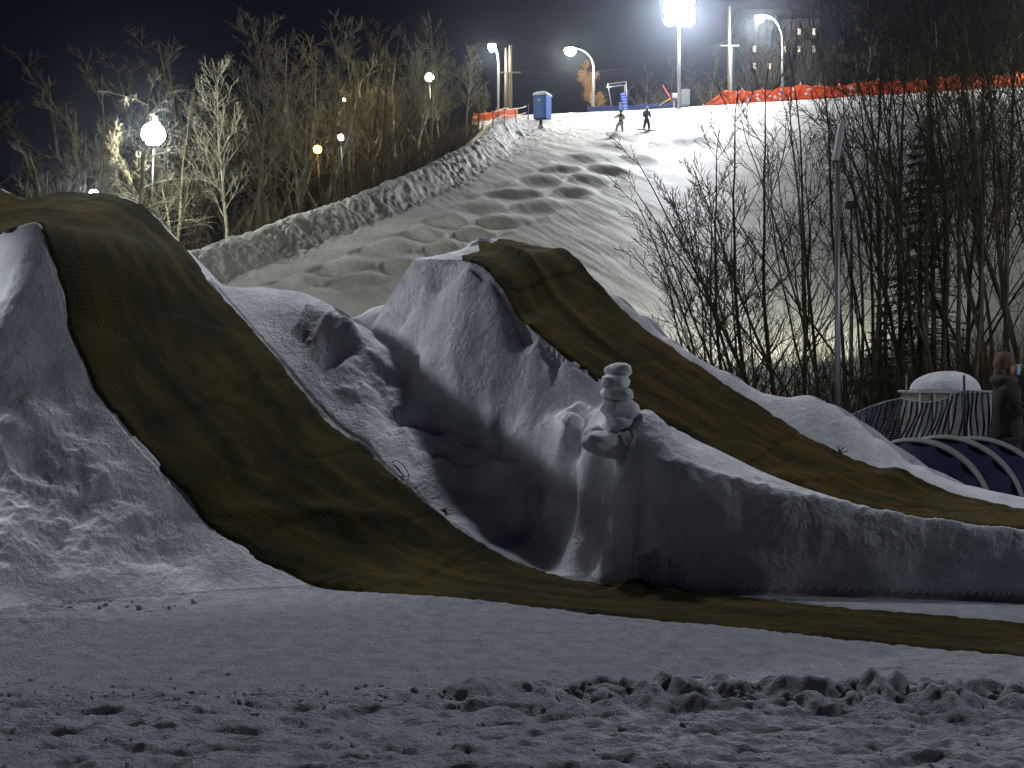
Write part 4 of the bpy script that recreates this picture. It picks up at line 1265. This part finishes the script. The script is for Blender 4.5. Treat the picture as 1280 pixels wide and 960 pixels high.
def board(name, c, L, w, yaw, pitch, label, cat, mat):
    m = MB(); ns = 14
    for i in range(ns + 1):
        q = i / ns * 2 - 1
        ww = w * (1 - max(0, abs(q) - .82) ** 2 * 22) * (.9 + .1 * q * q)
        z = .10 * max(0, abs(q) - .75) * 2.2
        for sx, dz in ((-1, 0), (1, 0), (1, .02), (-1, .02)):
            m.v.append(Vector((q * L / 2, sx * max(ww, .02) / 2, z + dz)))
    for i in range(ns):
        for k in range(4):
            m.f.append((i * 4 + k, i * 4 + (k + 1) % 4, (i + 1) * 4 + (k + 1) % 4, (i + 1) * 4 + k))
    m.f += [(3, 2, 1, 0), (ns * 4, ns * 4 + 1, ns * 4 + 2, ns * 4 + 3)]
    o = m.build(name, mat); o.location = c; o.rotation_euler = (0, pitch, yaw); tag(o, label, cat); return o
board('snowboard', g + Vector((0, -.02, .06)), 1.6, .28, R(12), R(2), 'dark snowboard under the feet of the standing snowboarder', 'snowboard', M_DK)
g = hit(774, 166)
e_ = empty('person', g, (0, R(6), R(-15))); tag(e_, 'skier in lime and pale clothes crouching left of the snowboarder', 'person')
J = {k: Vector(v) for k, v in dict(pelvis=(.05, 0, .86), chest=(.0, -.08, 1.22), neck=(0, -.12, 1.38), head=(.0, -.15, 1.50), crown=(.02, -.14, 1.60),
     ls=(-.17, -.08, 1.28), le=(-.34, -.18, 1.12), lh=(-.42, -.34, 1.04), rs=(.18, -.08, 1.28), re=(.32, -.12, 1.06), rh=(.30, -.34, .96),
     lk=(-.15, -.20, .50), la=(-.24, .02, .14), lt=(-.26, -.12, .07), rk=(.18, -.20, .50), ra=(.26, .02, .14), rt=(.25, -.12, .07)).items()}
small_person(e_, J, M_DK, M_PALEC, M_LIME)
MB().lathe((.0, -.15, 1.50), [(.12, -.02), (.135, .05), (.12, .12), (.06, .17), (.01, .18)], 14).build('helmet', M_DK, e_)
board('ski', g + Vector((-.28, -.05, .08)), 1.65, .09, R(22), R(-16), 'left ski of the crouching skier', 'ski', M_DK)
board('ski', g + Vector((.22, .05, .12)), 1.65, .09, R(22), R(-16), 'right ski of the crouching skier', 'ski', M_DK)

# ------------------------------------------------------------------ near things: slabs, chunks, fence, box, discs, person
def slab(name, c, size, seed, rot, label, group=None, mat=None):
    """a rounded, knocked-about lump of ice or packed snow"""
    bm = bmesh.new(); bmesh.ops.create_icosphere(bm, subdivisions=4, radius=1.0)
    V = np.array([v.co[:] for v in bm.verts])
    P = np.sign(V) * np.abs(V) ** np.array([.80, .80, .9])
    n = fbm(P[:, 0] * 1.3 + seed * 5, P[:, 1] * 1.3, P[:, 2] * 1.3, 3)
    n2 = np.abs(pn(P[:, 0] * 2.4, P[:, 1] * 2.4 + seed * 3, P[:, 2] * 2.4))
    P = P * (1 + .10 * n - .07 * n2)[:, None] * np.array(size) * .5
    for v, p in zip(bm.verts, P): v.co = p
    me = bpy.data.meshes.new(name); bm.to_mesh(me); bm.free()
    me.polygons.foreach_set('use_smooth', [True] * len(me.polygons)); me.materials.append(mat or M_ICE)
    o = bpy.data.objects.new(name, me); COL.objects.link(o); o.location = c; o.rotation_euler = rot
    if label: tag(o, label, 'ice slab', group)
    return o
S_ = 10.25 / FPX
grp = 'ice slabs piled into the leaning tower'
for i, (px, py, w, h, rz, lb) in enumerate([
        (773, 463.5, 36, 20, 6, 'small angular ice slab topping the tower beside the middle mat'),
        (770, 477.5, 46, 23, -4, 'rounded flat ice slab second from the top of the tower'),
        (771, 492.5, 54, 20, 3, 'widest pointed ice slab third from the top of the tower'),
        (776, 512, 50, 34, 14, 'thick round ice lump fourth from the top of the tower'),
        (781, 533, 52, 30, 18, 'greyish ice lump fifth from the top of the tower'),
        (790, 551, 40, 28, 25, 'small ice lump near the right foot of the tower'),
        (762, 556, 70, 34, 10, 'largest ice lump lying as the left foot of the tower')]):
    slab('ice_slab', at(px, py, 10.40 - (.1 if i > 4 else 0)), (w * S_, w * S_ * (.75 if i < 6 else .5), h * S_), i + 1, (R(rng.uniform(-8, 8)), R(rz), rng.uniform(0, 3) if i < 3 else .2), lb, grp)
slab('ice_slab', at(716, 526, 10.75), (30 * S_, .18, 22 * S_), 11, (0, R(20), .3), 'small broken ice piece on the ledge left of the tower')
slab('ice_slab', at(743, 543, 10.5), (28 * S_, .18, 22 * S_), 12, (.2, R(30), 1.0), 'darker broken ice piece touching the tower foot')

# lumps of the ploughed row in the foreground
ck = MB(); rr = random.Random(21)
def chunk(x, y, z, r, flat_=.8):
    b = len(ck.v); bm = bmesh.new(); bmesh.ops.create_icosphere(bm, subdivisions=2, radius=1.0)
    bm.verts.ensure_lookup_table()
    rot = Euler((rr.uniform(0, 6), rr.uniform(0, 6), rr.uniform(0, 6))).to_matrix()
    sd = rr.random() * 50
    V = np.array([v.co[:] for v in bm.verts])
    k = 1 + .38 * pn(V[:, 0] * 1.2 + sd, V[:, 1] * 1.2, V[:, 2] * 1.2) - .30 * np.abs(pn(V[:, 0] * 2 + sd, V[:, 1] * 2, V[:, 2] * 2)) + .22 * pn(V[:, 0] * 4 + sd, V[:, 1] * 4, V[:, 2] * 4)
    sc = Vector((rr.uniform(.8, 1.3), rr.uniform(.7, 1.1), rr.uniform(.6, .95) * flat_))
    for i, v in enumerate(bm.verts):
        q = rot @ Vector((v.co.x * sc.x, v.co.y * sc.y, v.co.z * sc.z)) * (r * float(k[i]))
        ck.v.append(Vector((x, y, z)) + q)
    for f in bm.faces: ck.f.append(tuple(b + v.index for v in f.verts))
    bm.free()
for i in range(700):
    x = rr.uniform(-3.2, 3.4)
    am = .25 + .75 * float(sstep(-1.5, 1.5, x))
    if rr.random() > am + .15: continue
    yr = 6.55 - .16 * float(sstep(-1.0, 2.5, x)) + .05 * math.sin(x * 1.3)
    y = yr + rr.gauss(0, .16)
    r = min(abs(rr.gauss(.016, .028)), .085) * am + .006
    z = .07 * am * math.exp(-((y - yr) / .15) ** 2)
    chunk(x, y, z - r * .1, r)
for i in range(260):
    x = rr.uniform(-3.6, 3.6); y = rr.uniform(4.9, 6.4); chunk(x, y, -.004, rr.uniform(.006, .02))
for i in range(50):
    x = rr.uniform(-4.3, -2.4); y = rr.uniform(8.9, 9.9); chunk(x, y, .02, rr.uniform(.008, .032))
tag(ck.build('snow_chunks', M_GROUND), 'broken lumps of ploughed snow strewn in a row across the foreground', 'snow', kind='stuff')

# a loop of wire and a dry twig left on the snow
def on_mound(px, py, Y0, Y1):
    Y = np.linspace(Y0, Y1, 900); X = (px - 640.0) / FPX * Y; zr = EYE + (HOR - py) / FPX * Y
    g = np.maximum(jumps(X, Y)[0], 0); k = np.nonzero(g >= zr - .005)[0]
    i = int(k[0]) if len(k) else 450
    return Vector((X[i], Y[i], zr[i]))
M_WIRE = flat('rusty_wire', (.10, .075, .05), .7, .2)
c = on_mound(502, 590, 10.2, 12.6) + Vector((0, -.03, .03))
pts = [c + Vector((x * .0074, 0, -y * .0074)) for x, y in ((-12, -9), (-6, -11), (2, -6), (7, 2), (10, 8), (6, 11), (1, 6), (-4, -1), (-10, -6), (-3, 2), (4, 9), (11, 10))]
sp = []
for i in range(len(pts) - 1):
    for k in range(4): sp.append(pts[i].lerp(pts[i + 1], k / 4) + Vector((0, .01 * math.sin(i + k), 0)))
tag(MB().tube(sp, .0045, 5).build('wire_loop', M_WIRE), 'small tangled loop of rusty wire on the snow right of the left mat', 'wire')
def twig(px, py, Y0, Y1, size, seed, label):
    c = on_mound(px, py, Y0, Y1); rr = random.Random(seed); m = MB()
    for i in range(9):
        a = rr.uniform(-1.2, 1.2); d = Vector((math.sin(a), rr.uniform(-.3, .3), abs(math.cos(a)) * .8))
        m.tube([c, c + d * size * .5, c + d * size + Vector((rr.uniform(-.02, .02), 0, -.01))], [.005, .004, .002], 4)
    tag(m.build('dry_twig', M_WIRE), label, 'twig')
twig(1050, 567, 10.5, 12.6, .12, 2, 'dry twig sticking out at the far edge of the middle mat')
twig(556, 640, 10.0, 12.0, .07, 5, 'tiny dry tuft at the far edge of the left mat below the wire')

# lamp pole in front of the grove
Y = 20.0; x = (1047 - 640) / FPX * Y; z = ground_z(x, Y)
e_ = empty('lamp_pole', (x, Y, z)); tag(e_, 'slim silver pole with a slanted fixture on top before the right grove', 'lamp pole')
zt = EYE + (HOR - 200) / FPX * Y - z
MB().tube([(0, 0, -.4), (0, 0, zt * .5), (0, 0, zt)], [.050, .046, .040], 14).build('pole', M_STEEL, e_)
hd = MB().box((.02, .02, zt + .30), (.085, .16, .62), Matrix.Rotation(R(10), 3, 'Y')).build('fixture', M_STEEL, e_, False, .01)
MB().box((.025, .115, zt + .30), (.07, .02, .5), Matrix.Rotation(R(10), 3, 'Y')).build('glass', glow('pole_lamp_glass', (1, .97, .75), 8), hd, False)
MB().tube([(0, 0, zt - .05), (.015, 0, zt + .1)], .055, 10).build('collar', M_HOUS, e_)
gx, gy = 10.6, 37.5; gz = ground_z(gx, gy)
e_ = empty('grove_floodlight', (gx, gy, gz)); tag(e_, 'floodlight hidden deep between the grove stems lighting the foot of the slope', 'floodlight')
MB().tube([(0, 0, -.4), (0, 0, 5.2)], [.07, .05], 10).build('pole', M_STEEL, e_)
hd = MB().box((0, .0, 5.3), (.34, .2, .24)).build('lamp_head', M_HOUS, e_, False, .01)
MB().box((0, .11, 5.3), (.28, .02, .20)).build('glass', G_WHITE, hd, False)
light('SPOT', e_, (gx, gy + .4, gz + 5.3), 3000, (1, .98, .72), .12, (5.0, 52, 6), 140, .5)

# utility box with its cap of snow
Yb = 15.5; s_ = Yb / FPX
c = Vector(((1193 - 640) * s_, Yb, .32))
e_ = empty('utility_box', c, (0, 0, R(4))); tag(e_, 'grey panelled utility box behind the striped snow netting', 'box')
zt = EYE - 21 * s_ - c.z
MB().box((0, .3, zt / 2), (.94, .60, zt)).build('cabinet', flat('box_panel', (.20, .20, .18), .6, 0, .1, 6, .15), e_, False, .01)
m = MB()
for px in (1148, 1166.5, 1187.5, 1210, 1239): m.box(((px - 1193) * s_, -.012, zt / 2), (.018, .02, zt))
m.build('trim', flat('box_trim', (.55, .54, .46), .6), e_, False)
MB().box((0, .3, zt + .012), (1.0, .66, .03)).build('lid', M_GREYB, e_, False, .006)
o = MB().lathe((0, 0, 0), [(.455, 0), (.46, .02)] + [(.45 * math.cos(R(q)) ** .85, .02 + .225 * math.sin(R(q))) for q in range(6, 90, 7)] + [(.01, .245)], 40).build('snow_dome', M_MOUND)
o.location = c + Vector((0, .3, zt + .025)); o.scale = (1, .72, 1)
for v in o.data.vertices:
    v.co.z *= 1 + .10 * math.sin(v.co.x * 5 + 1) * .6; v.co.x *= 1 + .03 * math.sin(v.co.y * 14)
tag(o, 'smooth dome of snow sitting on the utility box', 'snow cap')

# striped snow netting
nf = empty('snow_netting', at(1150, 520, 14.6)); tag(nf, 'sagging dark blue slatted netting in front of the utility box', 'netting')
O = nf.location.copy()
M_SLAT = flat('dark_blue_strap', (.012, .022, .055), .6, 0, 0, 30, .4)
M_STRAND = flat('pale_strand', (.30, .34, .40), .6)
path = [(1050, 522, 556, 15.2), (1075, 511, 552, 15.1), (1100, 502, 550, 15.0), (1125, 497, 549, 14.9), (1150, 494, 549, 14.7), (1180, 491, 550, 14.5), (1205, 488, 550, 14.3),
        (1225, 490, 552, 14.3), (1244, 492, 556, 14.3)]
def net_pt(u, q):
    xs = [p[0] for p in path]
    px = xs[0] + (xs[-1] - xs[0]) * u
    yt = np.interp(px, xs, [p[1] for p in path]); yb = np.interp(px, xs, [p[2] for p in path]); Yd = np.interp(px, xs, [p[3] for p in path])
    sag = 1 - float(sstep(1185, 1205, px))
    top_sag = 10 * sag * math.sin(max(0, min(1, (px - 1120) / 75)) * math.pi) * (1 - q) ** 1
    lean = 13 * sag * (q ** 1.5)
    wav = 2.0 * math.sin(px * .21 + q * 3.1) * math.sin(q * math.pi) * (1.0 if sag > .5 else 1.3)
    fx = px - lean * 1.2 + wav + 6
    fy = yt + (yb - yt) * q + top_sag * .9
    return at(fx, fy, Yd + .10 * math.sin(px * .12 + q * 2)) - O
st = MB(); n = 31
for i in range(n):
    u = (i + .5) / n
    w = .013
    prev = None
    for k in range(13):
        p = net_pt(u, k / 12)
        cur = (len(st.v), len(st.v) + 1, len(st.v) + 2, len(st.v) + 3)
        st.v += [p + Vector((-w, -.004, 0)), p + Vector((w, -.004, 0)), p + Vector((w, .004, 0)), p + Vector((-w, .004, 0))]
        if prev:
            for a in range(4): st.f.append((prev[a], prev[(a + 1) % 4], cur[(a + 1) % 4], cur[a]))
        prev = cur
st.build('strap', M_SLAT, nf, False)
hz = MB()
for k in range(19):
    hz.tube([net_pt(j / 90, k / 18) + Vector((0, .01, 0)) for j in range(91)], .0028, 3, False)
hz.build('strand', M_STRAND, nf)
MB().tube([net_pt(j / 60, 0) for j in range(61)], .008, 5).build('top_cord', M_STRAND, nf)
for px, ytop, Y, r, mt in ((1205, 469, 14.2, .016, M_SLAT), (1133, 470, 14.9, .012, M_WOODPOLE)):
    t_ = at(px, ytop, Y) - O
    MB().tube([Vector((t_.x, t_.y, .1 - O.z)), t_], r, 8).build('post', mt, nf)

# the three tilted blue discs behind the snow bank
M_DISC = flat('deep_blue_plastic', (.006, .011, .045), .7, 0, .05, 6, .35, .2)
M_RIM = flat('pale_grey_rim', (.17, .18, .175), .6, 0, .1, 10, .12)
nrm = Vector((-.57, -.77, -.26)).normalized()
for (px, py, rad, Yd, lb) in ((1147, 634, .76, 13.0, 'leftmost of the tilted blue discs with a pale rim behind the snow bank'),
                              (1184, 633, .80, 13.25, 'middle one of the tilted blue discs with a pale rim'),
                              (1222, 634, .81, 13.5, 'rightmost tilted blue disc with a pale rim beside the masked person')):
    e_ = empty('blue_disc', at(px, py, Yd)); tag(e_, lb, 'disc', 'tilted blue discs half sunk behind the snow bank')
    ax = nrm.to_track_quat('Z', 'Y').to_matrix()
    sc_ = rad
    MB().lathe((0, 0, 0), [(sc_ * .1, -.02), (sc_ * .72, -.015), (sc_ * .955, -.004), (sc_ * .985, .004)], 64, ax).build('dish', M_DISC, e_)
    MB().lathe((0, 0, 0), [(sc_ * .96, -.13), (sc_ * .99, -.125), (sc_ * 1.0, -.08), (sc_ * 1.0, -.01), (sc_ * .995, .008), (sc_ * .98, .010), (sc_ * .972, -.03)], 64, ax).build('rim', M_RIM, e_)

# person in the dark coat, in profile to the right, at the frame edge
g = Vector(((1259 - 640) / FPX * 13.9, 13.9, .10))
s = (EYE + (HOR - 444) / FPX * 13.9 - g.z) / 1.76
P_ = empty('person', g, (0, 0, R(-8))); P_.scale = (s, s, s)
tag(P_, 'person in a dark coat and light blue face mask, looking right at the frame edge', 'person')
M_HAIR = flat('brown_hair', (.10, .06, .03), .7, 0, .5, 60, .5)
M_COAT = flat('black_coat', (.018, .017, .018), .85, 0, .3, 25, .4)
M_COATL = flat('dark_grey_trim', (.05, .048, .045), .85, 0, .2, 25, .3)
M_MASK = flat('blue_mask', (.25, .45, .62), .7, 0, .2, 40, .12)
def V3(*a): return Vector(a)
V = [V3(0, 0, .95), V3(.0, 0, 1.12), V3(-.02, 0, 1.32), V3(-.02, 0, 1.45), V3(.01, 0, 1.53), V3(.03, 0, 1.60), V3(.035, 0, 1.68),
     V3(0, .18, 1.40), V3(.02, .23, 1.14), V3(.24, .16, 1.22), V3(0, -.18, 1.40), V3(.03, -.24, 1.14), V3(.25, -.12, 1.24),
     V3(0, .10, .86), V3(.02, .10, .48), V3(-.02, .10, .09), V3(.12, .11, .04), V3(0, -.10, .86), V3(-.02, -.11, .48), V3(-.06, -.11, .09), V3(.08, -.12, .04)]
E_ = [(0, 1), (1, 2), (2, 3), (3, 4), (4, 5), (5, 6), (2, 7), (7, 8), (8, 9), (2, 10), (10, 11), (11, 12), (0, 13), (13, 14), (14, 15), (15, 16), (0, 17), (17, 18), (18, 19), (19, 20)]
RR = [.13, .12, .13, .07, .052, .085, .088, .06, .042, .030, .06, .042, .030, .09, .06, .042, .035, .09, .06, .042, .035]
body = skin('body', V, E_, RR, M_SKIN, P_)
cv = [V3(0, 0, .80), V3(0, 0, .95), V3(0, 0, 1.12), V3(-.02, 0, 1.32), V3(-.01, 0, 1.45), V3(0, .18, 1.39), V3(.02, .25, 1.13), V3(.21, .165, 1.21), V3(0, -.18, 1.39), V3(.03, -.26, 1.13), V3(.22, -.125, 1.23)]
skin('coat', cv, [(0, 1), (1, 2), (2, 3), (3, 4), (3, 5), (5, 6), (6, 7), (3, 8), (8, 9), (9, 10)],
     [(.185, .20), (.175, .19), (.16, .18), (.165, .18), (.105, .11), .095, .072, .055, .095, .072, .055], M_COAT, P_)
skin('trousers', [V3(0, 0, .92), V3(0, .10, .82), V3(.02, .10, .48), V3(-.02, .10, .12), V3(0, -.10, .82), V3(-.02, -.11, .48), V3(-.06, -.11, .12)],
     [(0, 1), (1, 2), (2, 3), (0, 4), (4, 5), (5, 6)], [.15, .11, .078, .06, .11, .078, .06], M_DK, P_)
# hood bunched round the neck, hair, mask, nose, ear, phone
MB().lathe((-.035, 0, 1.47), [(.10, -.05), (.135, -.01), (.145, .03), (.12, .07), (.09, .08)], 18).build('hood', M_COATL, P_)
def blob(name, c, size, mat, seed, parent=P_, amp=.08):
    o = slab(name, (0, 0, 0), size, seed, (0, 0, 0), None, mat=mat)
    o.location = c; o.parent = parent
    return o
blob('hair', (-.035, 0, 1.68), (.215, .205, .23), M_HAIR, 41)
blob('hair', (-.075, 0, 1.57), (.13, .18, .22), M_HAIR, 42)
mk = MB(); 
for i in range(7):
    a = R(-62 + i * 124 / 6)
    for k in range(5):
        q = k / 4 - .5
        rr_ = .090 + .016 * math.cos(a * 1.2) * (1 - abs(q) * 1.5)
        mk.v.append(V3(.034 + rr_ * math.cos(a), rr_ * .86 * math.sin(a), 1.605 + q * .115))
for i in range(6):
    for k in range(4):
        a = i * 5 + k; mk.f.append((a, a + 5, a + 6, a + 1))
o = mk.build('mask', M_MASK, P_); so = o.modifiers.new('t', 'SOLIDIFY'); so.thickness = .004
for sy in (-1, 1):
    blob('ear', (.02, sy * .088, 1.625), (.035, .018, .055), M_SKIN, 43)
    e2 = blob('eye', (.118, sy * .032, 1.672), (.014, .026, .012), flat('eye_dark', (.02, .015, .01), .3), 44)
blob('nose', (.137, 0, 1.648), (.04, .028, .04), M_SKIN, 45)
# hands: palm and five curled fingers closing on a phone
phone = MB().box((0, 0, 0), (.010, .075, .15)).build('phone', M_BLACK, None, False, .004)
M_ph = Matrix.Translation(g) @ Matrix.Rotation(R(-8), 4, 'Z') @ Matrix.Scale(s, 4)
phone.matrix_world = M_ph @ Matrix.Translation((.335, .02, 1.285)) @ Matrix.Rotation(R(-25), 4, 'Y')
tag(phone, 'small dark phone held up in front by the masked person', 'phone')
for sy in (-1, 1):
    hv = [V3(.235, sy * .14, 1.23), V3(.285, sy * .085, 1.255)]
    he = [(0, 1)]; hr = [.030, (.034, .024)]
    for j in range(4):
        b0 = V3(.300 + .004 * j, sy * .062, 1.235 + j * .020)
        ln = (.030, .036, .034, .027)[j]
        hv += [b0, b0 + V3(.026, -sy * .012, .004), b0 + V3(.030 + ln * .3, -sy * (.012 + ln * .8), .006)]
        k = len(hv)
        he += [(1, k - 3), (k - 3, k - 2), (k - 2, k - 1)]; hr += [.0105, .0095, .0080]
    b0 = V3(.268, sy * .058, 1.285)
    hv += [b0, b0 + V3(.022, -sy * .02, .022), b0 + V3(.040, -sy * .032, .030)]
    k = len(hv); he += [(1, k - 3), (k - 3, k - 2), (k - 2, k - 1)]; hr += [.012, .0105, .009]
    skin('hand', hv, he, hr, M_SKIN, body, 1)

# unseen floodlights added outside the frame to light the jumps
def added_light(loc, watts, col, size, label, aim=None, ang=60):
    x, y, z = loc
    e_ = empty('added_floodlight', (x, y, 0)); tag(e_, label, 'floodlight')
    MB().tube([(0, 0, -.3), (0, 0, z + .3)], [.08, .05], 10).build('pole', M_STEEL, e_)
    s = -1 if x > 0 else 1
    hs = MB().box((0, .0, z + .33), (.5, .4, .2)).build('lamp_head', M_HOUS, e_, False)
    MB().box((0, 0, z + .22), (.42, .34, .02)).build('glass', G_WHITE, hs, False)
    if aim is None: light('POINT', e_, (x, y, z), watts, col, size)
    else: light('SPOT', e_, (x, y, z), watts, col, size, aim, ang, .5)
added_light((-9.5, 10.5, 5.6), 1500, (.90, .94, 1), .2, 'unseen low floodlight added to light the left mound', (-6.0, 11.2, 1.7), 46)
added_light((-15, 14.5, 9.2), 5200, (.92, .95, 1), .25, 'unseen narrow floodlight added to light the upper face of the middle mound', (-.55, 12.0, 2.45), 10)
added_light((16, 9, 7), 2200, (.92, .95, 1), .3, 'unseen floodlight added on the right to brighten the mats')
# unseen lamp added above the jumps, on a made-up cable and masts
sp_ = empty('added_span_lamp', (-2.5, 18.8, 0)); tag(sp_, 'unseen lamp added high above the jumps, with made-up cable and masts', 'floodlight')
for sx in (-14, 16): MB().tube([(sx + 2, 0, -.3), (sx + 2, 0, 17.5)], [.12, .08], 10).build('mast', M_STEEL, sp_)
MB().tube([Vector((-12 + 30 * k / 20, 0, 17.2 - 4.8 * (k / 20) * (1 - k / 20))) for k in range(21)], .012, 5).build('span_cable', M_BLACK, sp_)
hs = MB().lathe((0, 0, 15.9), [(.05, .35), (.12, .25), (.30, .02), (.33, -.02)][::-1], 16).build('lamp_head', M_HOUS, sp_)
MB().lathe((0, 0, 15.84), [(.25, 0), (.28, .03)], 16).build('glass', G_WHITE, hs)
light('SPOT', sp_, (-2.5, 18.8, 15.6), 4200, (.92, .95, 1), .45, (0, 8.5, 0), 84, .6)

# ------------------------------------------------------------------ thin haze added to give the lamps a glow
hz_ = MB().box((0, 125, 30), (520, 760, 74)).build('haze', None, None, False)
tag(hz_, kind='stuff', label='thin haze added for a glow round the lamps', cat='haze')
mh = bpy.data.materials.new('lamp_glow_haze'); mh.use_nodes = True; nt = mh.node_tree
for n in list(nt.nodes): nt.nodes.remove(n)
mo = nt.nodes.new('ShaderNodeOutputMaterial'); pv = nt.nodes.new('ShaderNodeVolumePrincipled')
pv.inputs['Density'].default_value = .00032; pv.inputs['Color'].default_value = (.70, .80, 1, 1)
pv.inputs['Anisotropy'].default_value = .94
nt.links.new(pv.outputs[0], mo.inputs['Volume'])
hz_.data.materials.append(mh)
SC.cycles.volume_bounces = 0
